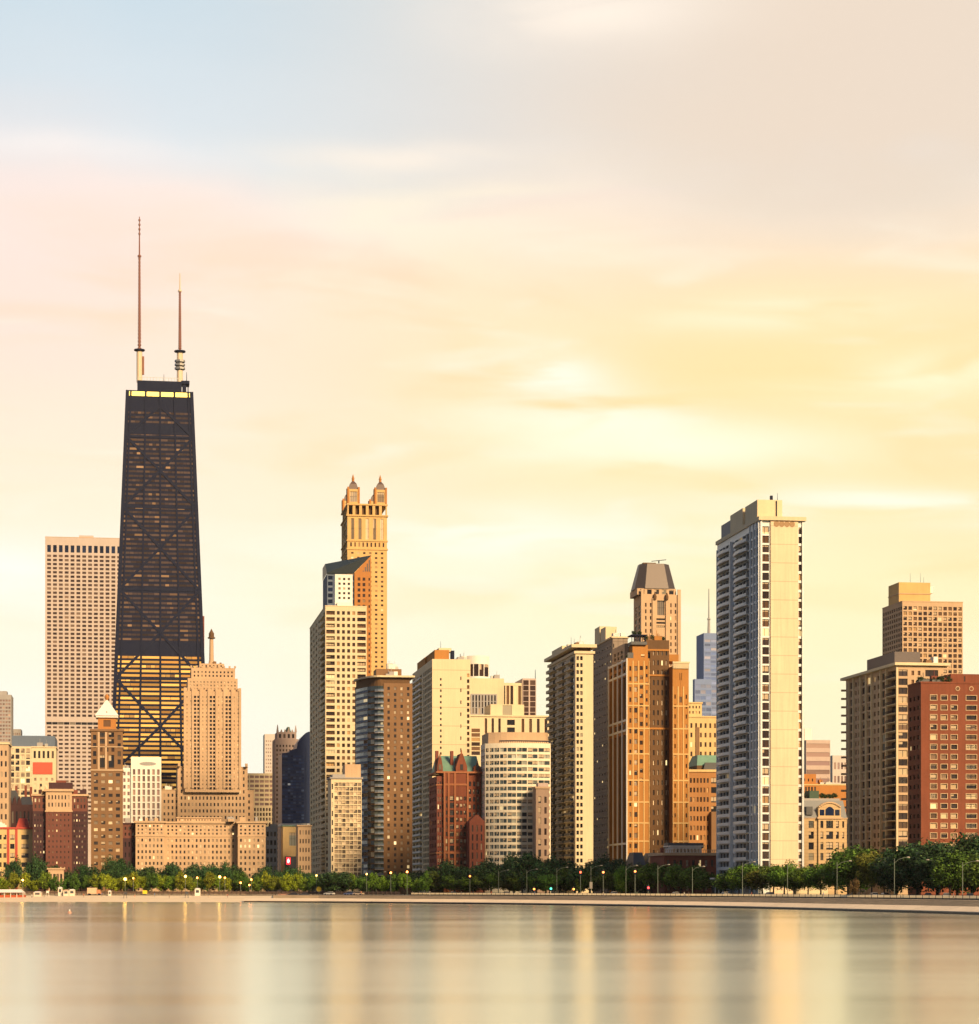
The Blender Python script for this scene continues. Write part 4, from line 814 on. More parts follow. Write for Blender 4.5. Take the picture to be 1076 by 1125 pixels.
def b_balcony_tower():
    b = Bld('apartment_tower', 'cream tower with saw-toothed dark balconies and an overhanging roof slab', 603.3, 632.5, 652.0, 930)
    w, d, Z = b.w, b.d, b.z; h = Z(717); n = 33; z0 = 4; p = (h-z0-.8)/n
    b.shell('wall', (0, w, 0, d, 0, h), CREAM, F=[(.02, .44, (z0, h-.8, 2, .66, n, .56, 'night', .5)), ], L=[(.01, .32, (z0, h-.8, 2, .86, n, .76, 'night', .6)), (.37, .66, (z0, h-.8, 2, .86, n, .76, 'night', .6)), (.70, .96, (z0, h-.8, 2, .8, n, .7, 'night', .5))])
    fr = b.frame('L', (0, w, 0, d)); L = fr[3]
    ms, mr = WHITE, BLUEG
    for (a, c) in ((.02, .30), (.38, .65), (.72, .93)): b.balconies(fr, a*L, c*L, z0+.1, p, n, 1.5, CREAM, SLATE, 1.0)
    b.block('roof_slab', -1.8, w+1.2, -1.4, d+1.5, Z(711.5), Z(708), CREAM); b.block('top_storey', .8, w-1, .8, d-1, h, Z(711.5), DARKBR); b.ring('parapet', (0, w, 0, d), h-.4, 1.0, .6, CREAM)
    b.block('penthouse', w*.1, w*.95, d*.55, d*.95, Z(708), Z(700), CREAM); b.clutter(0, w, 3, d*.7, Z(708), 5); b.aerials([(w*.4, d*.3, Z(708)), (w*.7, d*.6, Z(700))], 4); b.finish(100)
    b = Bld('apartment_tower', 'grey-brown tiled slab with tiny windows right of the saw-toothed balcony tower', 651.2, 673.3, 690, 985)
    w, d, Z = b.w, b.d, b.z; h = Z(700); n = 33; z0 = 3
    b.shell('wall', (0, w, 0, d, 0, h), GREYT, L=[(.04, .96, (z0, h-2, 7, .36, n, .26, 'shade', .2))], F=[(.02, .12, (z0, h-2, 1, .6, n, .5, 'night', .3))]); b.ring('cornice', (0, w, 0, d), h-.3, .6, .5, CREAM)
    b.block('penthouse', 1, w*.9, d*.45, d*.7, h-.02, Z(691.5, 30), CREAM); b.block('penthouse', 1, w*.9, d*.75, d*1.0, h-.02, Z(693, 50), CREAM); b.clutter(0, w, 4, 20, h, 3); b.finish(100)
def b_mansard():
    b = Bld('hotel_tower', 'stone tower with a dark truncated mansard top behind the orange brick tower', 694.2, 705.5, 746.2, 1330, d=22)
    w, d, Z = b.w, b.d, b.z; h = Z(646); hs = Z(653)
    b.shell('wall', (0, w, 0, d, 0, hs), LIME, F=[(.04, .30, (120, hs-4, 2, .3, 12, .6, 'warm', .4)), (.36, .66, (Z(690), Z(678), 1, .8, 3, .5, 'night', .6, 1), (Z(676), Z(659), 1, .66, 1, .95, 'night', .9, 2)), (.72, .97, (120, hs-4, 2, .3, 12, .6, 'warm', .4))], L=[(.1, .9, (120, hs-5, 2, .5, 12, .7, 'dark', .4))])
    for f in (0, .32, .68, 1.0): b.block('buttress', f*w-.9+(.3 if f == 0 else 0), f*w+.9, -.9, -.01, 80, hs+(3 if f in (0, 1.0) else -2), LIME)
    for f in (.34, .66): MB().lathe([(.8, hs-3), (1.0, hs-1.2), (.3, hs+1)], 8, (w*f, -1.2)).build('urn', DARKBR, b.root)
    x0, x1 = b.x(701), b.x(743.8); y0, y1 = 1.5, d-1
    b.shell('crown_wall', (x0, x1, y0, y1, hs, h), LIME, F=[(.03, .97, (hs+.3, h-.4, 5, .62, 1, .9, 'night', .5, 2))])
    t0, t1 = b.x(704.5), b.x(739.8); m = MB(); c = 5.0
    def octo(xa, xb, ya, yb, c): return [(xa+c, ya), (xb-c, ya), (xb, ya+c), (xb, yb-c), (xb-c, yb), (xa+c, yb), (xa, yb-c), (xa, ya+c)]
    m.prism(octo(x0-.6, x1+.6, y0-.6, y1+.6, c), h, Z(617.5), octo(t0+1.2, t1-.6, y0+3.4, y1-3.4, c*.7)); m.build('mansard_roof', MANS, b.root)
    b.block('roof_hatch', t0+3, t1-8, 8, 12, Z(617.5)-.02, Z(615.8), DARKBR)
    m = MB(); m.beam((t0+8, 9, Z(614)), (t1-2, 9, Z(612)), .35, .35, (0, -1, 0)); m.box(t0+12, t0+12.6, 8.8, 9.4, Z(616), Z(613.2)); m.build('roof_crane', BLACKM, b.root); b.finish(100)
def b_orange():
    b = Bld('apartment_tower', 'orange brick tower with a ribbed white-stone side and blank bricked bays', 669, 689.6, 757.0, 920)
    w, d, Z = b.w, b.d, b.z; xa, xb = b.x(713.8), b.x(739.3); hA = Z(723); hm = Z(701); hB = Z(731); z0 = 3
    n = 21; p = (hA-z0)/n
    def fr_(n_, rr=.6): return 0
    # ribbed flank with its own front bay
    b.shell('wall', (0, xa, 0, d, 0, hA), ORANGE, F=[(.02, .24, (z0+2, hA-2, 1, .40, n, .42, 'warm', .35)), (.27, .49, (z0+2, hA-2, 1, .62, n, .46, 'shade', .35, 1)), (.52, .74, (Z(862), hA-2, 1, .62, 13, .44, 'warm', .35, 1)), (.77, .98, (Z(800), hA-2, 1, .40, 8, .42, 'dark', .35))],
            L=[(.03, .97, (z0+4, Z(804), 4, .62, 1, .97, 'dark', 1.0, 2), (Z(802), Z(793), 4, .55, 1, .7, 'dark', .5), (Z(791), Z(742), 4, .60, 1, .98, 'dark', 1.0, 2), (Z(740), hA-.8, 4, .5, 2, .5, 'dark', .4))])
    fr = b.frame('L', (0, w, 0, d)); L = fr[3]
    for i in range(5):
        yy = d*(1-i/4*.97-.015)
        b.block('stone_rib', -.35, -.01, yy-.6, yy+.6, 1, hA, WHITE)
    for y_ in (928, 803, 792, 741, 726): b.block('belt_course', -.28, -.01, .02, d, Z(y_), Z(y_)+.8, WHITE)
    # centre recess
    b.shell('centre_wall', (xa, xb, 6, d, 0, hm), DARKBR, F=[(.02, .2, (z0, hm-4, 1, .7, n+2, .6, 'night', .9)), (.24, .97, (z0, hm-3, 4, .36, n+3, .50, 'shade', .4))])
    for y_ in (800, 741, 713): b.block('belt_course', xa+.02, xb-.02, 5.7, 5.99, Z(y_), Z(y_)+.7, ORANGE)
    b.shell('wall', (xb, w, 0, d, 0, hB), ORANGE, F=[(.05, .25, (z0+3, hB-10, 1, .4, n-2, .42, 'warm', .3)), (.4, .6, (Z(772), Z(764), 1, .8, 1, .8, 'lit', .3), (hB-7, hB-1.2, 2, .4, 1, .5, 'warm', .3)), (.75, .95, (z0+3, hB-10, 1, .4, n-2, .42, 'dark', .3))])
    # blank bricked panels between stone strips on both front bays
    def strips(x0, x1, ztop, nx):
        for i in range(nx+1): xx = x0+(x1-x0)*i/nx; b.block('stone_strip', max(x0, xx-.22), min(x1, xx+.22), -.22, -.01, 1, ztop, GOLDST)
        for y_ in (940, 925, 905, 882, 858, 829, 801, 776, 752): b.block('stone_strip', x0+.23, x1-.23, -.2, -.012, Z(y_), Z(y_)+.55, GOLDST) if Z(y_) < ztop else None
    strips(xb, w, hB-8, 3); strips(0, xa, hA-1, 4)
    for (x0, x1, zt) in ((xb+2.2, w-2.2, hB-9),):
        b.block('brick_panel', x0+1.0, x1-1.0, -.12, -.01, Z(930), Z(806), TERRA); b.block('brick_panel', x0+1.0, x1-1.0, -.12, -.01, Z(774)+3, Z(744), TERRA)
    m = MB()
    for i in range(9): xx = xb+(w-xb)*i/8; m.box(max(xb, xx-.3), min(w, xx+.3), -.5, 0.5, hB-1, hB+1.1)
    m.box(xb-.1, w+.3, -.7, .8, hB+1.1, hB+1.7); m.build('parapet_colonnade', CREAM, b.root)
    # set-back upper floors and roof gardens
    zt = Z(707.5)
    b.shell('upper_wall', (b.x(697), xa+.01, 3, d-4, hA, zt), ORANGE, F=[(.5, .85, (hA+.5, zt-3.5, 1, .7, 2, .5, 'lit', .35))]); b.shell('upper_wall', (1, b.x(696.8), 10, d-2, hA, Z(704)), LIME2, L=[(.1, .9, (hA+1, Z(704)-2, 3, .5, 2, .7, 'night', .5))])
    b.block('roof_pergola', b.x(695), xa-.6, 1.8, 9, zt-.02, zt+1.2, SLATE); m = MB()
    for i in range(6): xx = b.x(695.5)+(xa-1.4-b.x(695.5))*i/5; m.box(xx, xx+.25, 2.2, 2.5, zt+1.2, Z(697.5))
    m.box(b.x(695), xa-.4, 1.6, 9, Z(697.5), Z(697.5)+.4); m.build('pergola_frame', BLACKM, b.root)
    b.block('terrace_railing', b.x(690), b.x(697)-.2, .4, .7, hA-.02, hA+2.2, SLATE)
    b.clutter(xa, xb, 7, 18, hm, 5, [BROWNB, ORANGE]); b.block('stair_head', b.x(737), b.x(751), 8, 20, hm-8, Z(716), ORANGE)
    b.finish(100)
    bush = [(b.x(p_), y_, zz) for p_, y_, zz in ((700, 5, Z(697.5)+.4), (706, 5, Z(697.5)+.4), (716, 9, hm), (722, 9, hm), (731, 9, hm), (735, 10, hm), (693, 4, hA))]
    return [b.root.matrix_basis @ Vector(p_) for p_ in bush]
def b_mid_right():
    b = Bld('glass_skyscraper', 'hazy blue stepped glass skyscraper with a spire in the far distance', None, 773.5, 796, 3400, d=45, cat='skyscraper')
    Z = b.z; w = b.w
    b.shell('wall', (0, w, 0, 45, 0, Z(695.5)), HAZEB, F=[(.02, .98, (120, Z(695.5)-8, 3, .9, 40, .6, 'hazeb', .3))])
    b.shell('lower_wall', (b.x(761.3), b.x(780), -12, -.5, 0, Z(747)), HAZEB, F=[(.02, .98, (80, Z(747)-6, 3, .88, 26, .6, 'hazeb', .3))])
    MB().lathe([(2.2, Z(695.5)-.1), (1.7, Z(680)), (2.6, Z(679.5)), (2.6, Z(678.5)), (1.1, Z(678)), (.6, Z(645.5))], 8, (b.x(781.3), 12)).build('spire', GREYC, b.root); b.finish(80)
    b = Bld('office_building', 'golden stone building with a stepped corner behind the white slab tower', None, 756, 800, 1200, d=30)
    Z = b.z; w = b.w; h = Z(786.5); xs = b.x(772.5)
    b.shell('wall', (0, w, 0, 30, 0, h), YEL, F=[(.03, .97, (30, h-2.5, 8, .42, 12, .5, 'warm', .3))]); b.ring('cornice', (0, w, 0, 30), h-.8, .8, .4, YEL)
    b.shell('upper_wall', (b.x(756.5), xs, 2, 22, h, Z(771)), YEL, F=[(.06, .94, (h+.6, Z(771)-1.2, 4, .42, 2, .5, 'warm', .3))]); b.ring('cornice', (b.x(756.5), xs, 2, 22), Z(771)-.7, .7, .4, YEL)
    b.block('dark_shaft', b.x(764.3), b.x(768.6), -.4, -.02, 20, Z(799), BROWNB); b.finish(100)
    b = Bld('brick_building', 'low building with a flat green copper roof beside the white slab tower', None, 766, 800, 1065, d=20)
    Z = b.z; h = Z(841); b.shell('wall', (0, b.w, 0, 20, 0, h), DARKBR); MB().prism([(0, 0), (b.w, 0), (b.w, 20), (0, 20)], h, Z(829), [(1.5, 5), (b.w, 5), (b.w, 15), (1.5, 15)]).build('copper_roof', COPPER, b.root)
    MB().prism([(b.x(771), -2), (b.w, -2), (b.w, -.5), (b.x(771), -.5)], h-4, Z(838), [(b.x(774), -2), (b.w, -2), (b.w, -.5), (b.x(774), -.5)]).build('canopy', SLATE, b.root)
    b = Bld('brick_building', 'brown brick flats of even window rows left of the white slab tower', None, 756.8, 789.5, 985, d=20)
    Z = b.z; w = b.w; h = Z(847); b.shell('wall', (0, w, 0, 26, 0, h), wall_mat('sunlit_brown_brick', (.36, .18, .07)), F=[(.02, .70, (2, h-2, 6, .55, 12, .5, 'warm', .35)), (.74, .96, (2, h-2, 1, .85, 12, .62, 'dark', .4, 1))])
    b.ring('cornice', (0, w, 0, 26), h-.4, 1.0, .5, YEL); b.block('terrace', b.x(780), w-.1, -3, -.01, 0, Z(892), BROWNB); b.finish(72)
    b = Bld('town_house', 'dark red brick town house with a white rooftop pavilion among the trees', None, 730, 787.5, 800, d=22, cat='house')
    Z = b.z; w = b.w; h = Z(938)
    b.shell('wall', (0, w, 0, 22, 0, h), DKRED, F=[(.02, .98, (1, h-1.2, 8, .40, 3, .52, 'shade', .3, 2))]); b.ring('cornice', (0, w, 0, 22), h-.6, .9, .6, LIME)
    m = MB()
    for i in range(30): xx = w*i/29; m.box(max(0, xx-.1), min(w, xx+.1), .1, .3, h+.28, h+1.2)
    m.box(0, w, .05, .35, h+1.2, h+1.4); m.build('roof_railing', LIME, b.root)
    x0, x1 = b.x(741), b.x(774); zt = Z(930)
    b.shell('roof_pavilion', (x0, x1, 4, 14, h, zt), WHITE, F=[(.04, .96, (h+.3, zt-.5, 8, .6, 1, .75, 'shade', .3))]); b.block('pavilion_roof', x0-.5, x1+.5, 3.5, 14.5, zt, zt+.35, WHITEM)
    b.block('roof_hedge_planter', x0, x1+2, 9, 16, zt-.5, Z(925.5), SLATE); b.block('chimney', b.x(731), b.x(734), 6, 8, h-.02, Z(931), DKRED); b.finish()
    b = Bld('town_house', 'small stone house with steep grey slate gables below the orange tower', None, 697, 731, 840, d=11, cat='house')
    Z = b.z; w = b.w; h = Z(951); b.shell('wall', (0, w, 0, 16, 0, h), LIME2, F=[(.05, .95, (1, h-.8, 7, .45, 2, .55, 'dark', .3))])
    for (a, c, yt) in ((696, 710, 936.5), (711, 730, 937)):
        x0, x1 = b.x(a), b.x(c); MB().prism([(x0, -.3), (x1, -.3), (x1, 15), (x0, 15)], h, Z(yt), [((x0+x1)/2-1.6, 3), ((x0+x1)/2+1.6, 3), ((x0+x1)/2+1.6, 10), ((x0+x1)/2-1.6, 10)]).build('slate_roof', SLATE, b.root)
    MB().prism([(b.x(711), -.8), (b.x(717), -.8), (b.x(717), .5), (b.x(711), .5)], h-1, h+3.0, [(b.x(714)-.2, -.8), (b.x(714)+.2, -.8), (b.x(714)+.2, .5), (b.x(714)-.2, .5)]).build('dormer', LIME, b.root); b.finish()
def b_slab():
    b = Bld('apartment_tower', 'tall white slab tower with a blank cream end wall and rounded balconies', 788.3, 834.8, 882.8, 740)
    w, d, Z = b.w, b.d, b.z; h = Z(567.5); n = 38; zb = Z(578); z0 = zb-n*2.9
    SLABW = wall_mat('slab_cream_plaster', (.72, .58, .41), .13, joint=.24, jz=5.8, streak=.2)
    x1 = b.x(846.5); x2 = b.x(876.7); c = SLABW
    FRM = plain('white_grey_frame', (.64, .68, .70), .4)
    zt = Z(577)
    b.shell('wall', (0, w, 0, d, 0, h-1.2), FRM, cap=True,
            F=[(.012, x1/w-.02, (z0, zt, 1, .93, n, .80, 'warm', .45, 1)), (x2/w+.015, .985, (z0, zt, 1, .9, n, .72, 'warm', .45, 1))],
            L=[(.012, .04, (z0, zb, 1, .8, n, .7, 'blue', .35)), (.05, .36, (z0, zb, 4, .92, n, .80, 'night', .6)), (.385, .43, (z0, zb, 1, .8, n, .7, 'blue', .35)), (.44, .78, (z0, zb, 4, .92, n, .80, 'night', .6)), (.80, .86, (z0, zb, 1, .8, n, .78, 'blue', .35)), (.872, .925, (z0, zb, 1, .8, n, .78, 'blue', .35)), (.94, .99, (z0, zb, 1, .8, n, .78, 'blue', .35))])
    b.block('end_wall', x1, x2, -.6, -.01, 0, h-1.2, SLABW)
    m = MB()
    for i in range(4):
        cx, cz = x1+(x2-x1)*(.21+.19*i), Z(575.3); m.q(*[(cx+.88*math.cos(2*math.pi*j/16), -.66, cz+1.0*math.sin(2*math.pi*j/16)) for j in range(16)])
    pts = m; 
    for i in range(4):
        mm = MB(); mm.q(*m.v[i*16:(i+1)*16]); mm.build('roundel', plain('roundel_brown', (.30, .18, .08)), b.root)
    b.block('roof_slab', -.5, w+.7, -1.2, d+.4, h-1.2, h, CREAM)
    for k_, px in enumerate((836.4, 882.2)): b.block('corner_fin', b.x(px)-.3, b.x(px)+.3, -.5, -.01, 0, h-1.2, FRM)
    fr = b.frame('L', (0, w, 0, d)); L = fr[3]
    m = MB()   # one rounded balcony, shared by the copies
    bw = .30*L; nn = 8; out = [(0, 0)]+[(bw*i/nn, -.4-1.3*math.sin(math.pi*(.12+.76*i/nn))) for i in range(nn+1)]+[(bw, 0)]
    m.prism(out, 0, .24); inn = [(x*.985+bw*.0075, y+.14) for x, y in out[1:-1]]
    for (a1, a2), (i1, i2) in zip(zip(out[1:-1], out[2:-1]), zip(inn, inn[1:])): m.prism([a1, a2, i2, i1], .24, 1.05, m=1)
    me = m.mesh('balcony', [WHITE, plain('balcony_rail_panel', (.66, .67, .65), .4)])
    for col in (.055, .455):
        for j in range(n):
            u = col*L; link('balcony', me, b.root, (fr[0], fr[1]-u, z0+j*2.9), fr[2])
    b.block('mullion_fin', -.9, -.01, d*(1-.372)-.4, d*(1-.372)+.4, 1, zb, FRM)
    for f in (.79, .866, .932, .995): b.block('mullion_fin', -.35, -.01, d*(1-f)-.18, d*(1-f)+.18, 1, zb+2, FRM)
    b.block('mullion_fin', -.35, -.01, d-.4, d, 1, zb, FRM)
    def yl_(px): return b.yl(px)
    b.block('penthouse', b.x(837), b.x(864.5), 5, 20, h-.02, Z(550.5, 8), CREAM); b.block('penthouse', b.x(836), b.x(858), 22, 38, h-.02, Z(561.5, 28), CREAM); b.block('penthouse', 1, w*.6, 40, d-1.5, h-.02, Z(572.5, 42), GREYC)
    b.block('flue', b.x(853.5), b.x(856), 7, 8, Z(550.5, 8)-.1, Z(544.5, 8), BLACKM); b.block('downpipe', b.x(858)-.15, b.x(858)+.15, 4.7, 4.99, h, Z(551.5, 8), BLACKM)
    b.aerials([(b.x(862), 8, Z(550.5, 8))], 3); b.finish(100)
    a = Bld('entrance_pavilion', 'white canopy entrance at the foot of the white slab tower', None, 786, 803, 768, d=6, cat='pavilion')
    hh = a.z(964.5); m = MB()
    for i in range(5): xx = a.w*i/4; m.box(max(0, xx-.15), min(a.w, xx+.15), 0, .3, 0, hh-.5)
    m.build('column', WHITEM, a.root); a.block('canopy', -.4, a.w+.8, -.6, 5.6, hh-.5, hh, WHITEM); a.block('glass_wall', .4, a.w-.4, 2, 5.4, 0, hh-.52, plain('lobby_glass', (.03, .04, .06), .15)); a.finish()
    g = Bld('garden_wall', 'pale sunlit stone wall under the trees below the white slab tower', None, 872, 910, 712, d=2, cat='wall')
    g.block('wall', 0, g.w, 0, .6, 0, g.z(966), CREAM); g.block('coping', -.1, g.w+.1, -.12, .72, g.z(966), g.z(966)+.25, LIME); g.finish()
def b_right_gap():
    b = Bld('office_tower', 'pale pinkish distant block in the gap right of the white slab tower', None, 886, 912.5, 1650, d=26)
    Z = b.z; h = Z(813); w = b.w; b.shell('wall', (0, w, 0, 26, 0, h), PINK, F=[(.0, .98, (20, h-1, 1, .98, 14, .5, 'pinkg', .3))]); b.block('penthouse', 0, w*.3, 4, 16, h-.02, Z(800), WHITE); b.finish(60)
    b = Bld('brick_building', 'stepped orange brick building behind the arched beige house', None, 880, 931, 1050, d=30)
    Z = b.z; w = b.w; h = Z(862); x1 = b.x(899)
    b.shell('wall', (0, w, 0, 30, 0, h), TERRA, F=[(.08, .34, (Z(874), h, 4, .6, 1, .6, 'dark', .3))]); b.shell('upper_wall', (1, x1, 3, 22, h, Z(850)), TERRA, F=[(.1, .9, (h+.5, Z(850)-1, 3, .3, 1, .4, 'warm', .3))]); b.clutter(x1, w, 3, 18, h, 5, [TERRA, STEEL]); b.ring('parapet', (0, w, 0, 30), h-.3, .5, .2, YEL); b.finish()
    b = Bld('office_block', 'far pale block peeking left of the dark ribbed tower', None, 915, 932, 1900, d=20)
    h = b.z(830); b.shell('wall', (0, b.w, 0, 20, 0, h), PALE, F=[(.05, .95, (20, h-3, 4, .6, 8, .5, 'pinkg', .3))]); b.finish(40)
    b = Bld('apartment_building', 'beige stone mansion block with an arched centre gable and grey mansard roof', None, 882, 931.5, 800, d=24)
    Z = b.z; w = b.w; h = Z(898.5); xa, xb = b.x(899.5), b.x(924.2); hm = Z(879); STN = wall_mat('beige_ashlar', (.52, .38, .22), joint=.12, jz=1.2)
    n = 5; z0 = Z(959); zz = h-.4
    b.shell('wall', (0, xa, .8, 24, 0, h), STN, F=[(.2, .98, (z0, zz, 1, .42, n, .66, 'night', .4, 2))])
    b.shell('wall', (xb, w, .8, 24, 0, h), STN, F=[(.05, .85, (z0, zz, 1, .36, n, .6, 'night', .4, 2))])
    b.shell('centre_bay', (xa, xb, 0, 24, 0, h+.01), STN, F=[(.03, .28, (z0, zz, 1, .52, n, .66, 'night', .4, 2)), (.31, .69, (z0, zz, 1, .80, n, .70, 'night', .4, 2)), (.72, .97, (z0, zz, 1, .52, n, .66, 'night', .4, 2))])
    m = MB(); m.prism([(-.3, .5), (w, .5), (w, 23), (-.3, 23)], h, hm, [(.6, 4), (w-.4, 4), (w-.4, 20), (.6, 20)]); m.build('mansard_roof', plain('grey_zinc_roof', (.20, .21, .22), .5), b.root)
    for px in (890,): b.block('dormer_window', b.x(px)-1.1, b.x(px)+1.1, .3, 4, h+1, h+3.8, SLATE)
    m = MB(); top = [(xa+(xb-xa)*i/12, Z(887)+(Z(881)-Z(887))*math.sin(math.pi*i/12)) for i in range(13)]
    m.q(*([(xa, 0, h+.01), (xb, 0, h+.01)]+[(x, 0, z) for x, z in reversed(top)]))
    for (x0, z0_), (x1, z1_) in zip(top, top[1:]): m.q((x0, 0, z0_), (x1, 0, z1_), (x1, 5, z1_), (x0, 5, z0_))
    m.q((xa, 5, h), (xa, 0, h+.01), (xa, 0, Z(887)), (xa, 5, Z(887))); m.q((xb, 0, h+.01), (xb, 5, h), (xb, 5, Z(887)), (xb, 0, Z(887))); ar = m.build('arched_gable', STN, b.root)
    for (f0, f1, t) in ((.06, .26, .0), (.31, .69, 1.0), (.74, .94, 0)):
        x0, x1 = xa+(xb-xa)*f0, xa+(xb-xa)*f1; zt = Z(889.5); nn = 8
        arc = [(x1+(x0-x1)*i/nn, zt+t*1.0*math.sin(math.pi*i/nn)) for i in range(nn+1)]
        mm = MB(); mm.q(*([(x0, -.08, h+.8), (x1, -.08, h+.8)]+[(x, -.08, z) for x, z in arc])); mm.build('arched_window', G['tint'], ar)
    m = MB(); 
    for (x0, z0_), (x1, z1_) in zip(top, top[1:]): m.prism([(x0, -.4), (x1, -.4), (x1, -.01), (x0, -.01)], max(z0_, z1_)-.45, max(z0_, z1_)+.05)
    m.build('arch_moulding', LIME, ar)
    b.ring('cornice', (xa, xb, 0, 24), h-.35, .6, .45, LIME); b.ring('belt_course', (0, w, .8, 24), h-.3, .4, .25, LIME)
    b.block('roof_deck', 0, w, 9, 22, hm-.5, Z(876), GREYC); b.block('roof_shed', b.x(898), b.x(908.5), 9, 15, Z(876), Z(867.5), plain('dark_green_shed', (.02, .06, .035))); b.finish()
    return [b.root.matrix_basis @ Vector((b.x(p_), 12, Z(876))) for p_ in (886, 890, 894, 914, 918, 923, 928)]
def b_ribbed():
    b = Bld('apartment_tower', 'dark tower with cream vertical ribs and an overhanging flat roof', 929.8, 986.8, 1036.5, 800)
    w, d, Z = b.w, b.d, b.z; h = Z(731); n = 22; p = 3.03; z0 = h-1-n*p
    DK = plain('charcoal_panel', (.05, .048, .045), .5)
    L_ = [(.012, .06, (z0, h-1, 1, .8, n, .7, 'dark', .3)), (.075, .15, (z0, h-1, 1, .86, n, .75, 'night', .3)), (.17, .29, (z0, h-1, 2, .5, n, .55, 'night', .4)), (.31, .40, (z0, h-1, 1, .86, n, .78, 'dark', .5, 1)), (.42, .51, (z0, h-1, 1, .86, n, .78, 'dark', .5, 1)), (.53, .68, (z0, h-1, 2, .5, n, .55, 'night', .4)), (.70, .79, (z0, h-1, 1, .9, n, .8, 'blue', .4)), (.81, .99, (z0, h-1, 1, .96, n, .82, 'night', 1.6))]
    b.shell('wall', (0, w, 0, d, 0, h), LIME2, L=L_, F=[(.01, .22, (z0, h-1, 1, .95, n, .72, 'lit', .4, 1)), (.26, .54, (z0, h-1, 2, .42, n, .5, 'warm', .4)), (.60, .90, (z0, h-1, 1, .95, n, .72, 'lit', .4, 1))])
    fr = b.frame('L', (0, w, 0, d)); L = fr[3]
    for (a, c) in ((.075, .15), (.31, .40), (.42, .51), (.70, .79)):
        for j in range(0, 1): b.block('spandrel_column', -.06, -.012, d-c*L, d-a*L, z0, h-1, DK) if False else None
    for f in (.066, .16, .30, .41, .52, .69, .80, .995): b.block('rib', -.5, -.01, max(0, d-f*L-.35), d-f*L+.35, 1, h, CREAM)
    b.balconies(fr, .815*L, .985*L, z0, p, n, .9, CREAM, BLACKM, 1.0, solid=False); b.balconies((0, d+.9, 0.0, 1), -1.6, .0, z0, p, n, .9, LIME, LIME, .5)
    b.block('roof_slab', -1.4, w+2.2, -1.2, d+2.5, h, Z(728), CREAM)
    b.block('penthouse', w*.05, w*.62, d*.1, d*.62, Z(728), Z(714), plain('dark_penthouse_metal', (.07, .055, .06), .5)); b.clutter(w*.2, w, 1, 6, Z(728), 3); b.finish(100)
    b = Bld('apartment_tower', 'pale orange grid tower with a boxy penthouse standing behind the ribbed tower', 969.8, 991.8, 1058.2, 1330)
    w, d, Z = b.w, b.d, b.z; h = Z(660.5); n = 24; p = 2.95; z0 = h-2.3-n*p
    b.shell('wall', (0, w, 0, d, 0, h), LIME, F=[(.005, .995, (z0, h-2.3, 12, .70, n, .68, 'warm', .5, 1))], L=[(.01, .99, (z0, h-2.3, 9, .62, n, .62, 'tint', .5))]); b.shell('lower_wall', (.02, w-.02, .02, d-.02, 0, z0-1), LIME)
    x0, x1 = b.x(1000.5), b.x(1034.2); zp = Z(640.5); o = b.shell('penthouse', (x0-4.5, x1-4, d*.18, d*.7, h, Z(641, 12)), GOLDST)
    b.ring('belt_course', (x0-4.5, x1-4, d*.18, d*.7), h+(Z(641, 12)-h)*.42, .5, .3, LIME2); b.block('vent_box', x1-4.0, x1-1.5, d*.25, d*.35, h+6, h+10, ROOFW)
    b.aerials([(x0+4, 12, Z(641, 12)), (x0+10, 12, Z(641, 12)), (x1-6, 12, Z(641, 12))], 6); b.ring('parapet', (0, w, 0, d), h-.3, .6, .15, LIME); b.finish(100)
    b = Bld('apartment_building', 'red brick block with pale-framed windows cut by the right edge', 997.8, 1012.2, 1112, 700)
    w, d, Z = b.w, b.d, b.z; h = Z(749.5); n = 16; p = 2.92; z0 = Z(766)-1.2-n*p+2.6
    xs = [b.x(v)/w for v in (1020.5, 1031.5, 1032, 1054, 1060.5, 1074.5, 1078, 1100)]
    b.shell('wall', (0, w, 0, d, 0, h), RED, F=[(xs[0], xs[1], (z0, z0+n*p, 1, .62, n, .50, 'lit', .3, 1)), (xs[2], xs[3], (z0, z0+n*p, 2, .60, n, .46, 'lit', .3, 1)), (xs[4], xs[5], (z0, z0+n*p, 1, .80, n, .46, 'lit', .3, 2)), (xs[6], xs[7], (z0, z0+n*p, 2, .6, n, .46, 'lit', .3, 1))],
            L=[(.05, .95, (z0, z0+n*p, 3, .5, n, .42, 'warm', .3))])
    # pale stone frames round every front window
    fm = {}
    for (x, y, z, rz, ww, hh, g, det) in b.wins:
        if abs(rz) > .1 or x > b.x(1080): continue
        key = (round(ww, 2), round(hh, 2))
        if key not in fm:
            m = MB(); t = .2; m.box(-t, ww+t, -.45, -.31, -t, 0); m.box(-t, ww+t, -.45, -.31, hh, hh+t); m.box(-t, 0, -.45, -.31, 0, hh); m.box(ww, ww+t, -.45, -.31, 0, hh); fm[key] = m.mesh('window_frame', LIME2)
        if b.n < 100: link('window_frame', fm[key], b.root, (x, y, z)); b.n += 1
    b.ring('parapet', (0, w, 0, d), h-.3, .5, .15, RED); b.shell('penthouse', (b.x(1050), w-4, 4, 18, h, Z(738.5)), RED, F=[(.3, .34, (h+.5, h+2.5, 1, .8, 1, .8, 'lit', .2))])
    m = MB()
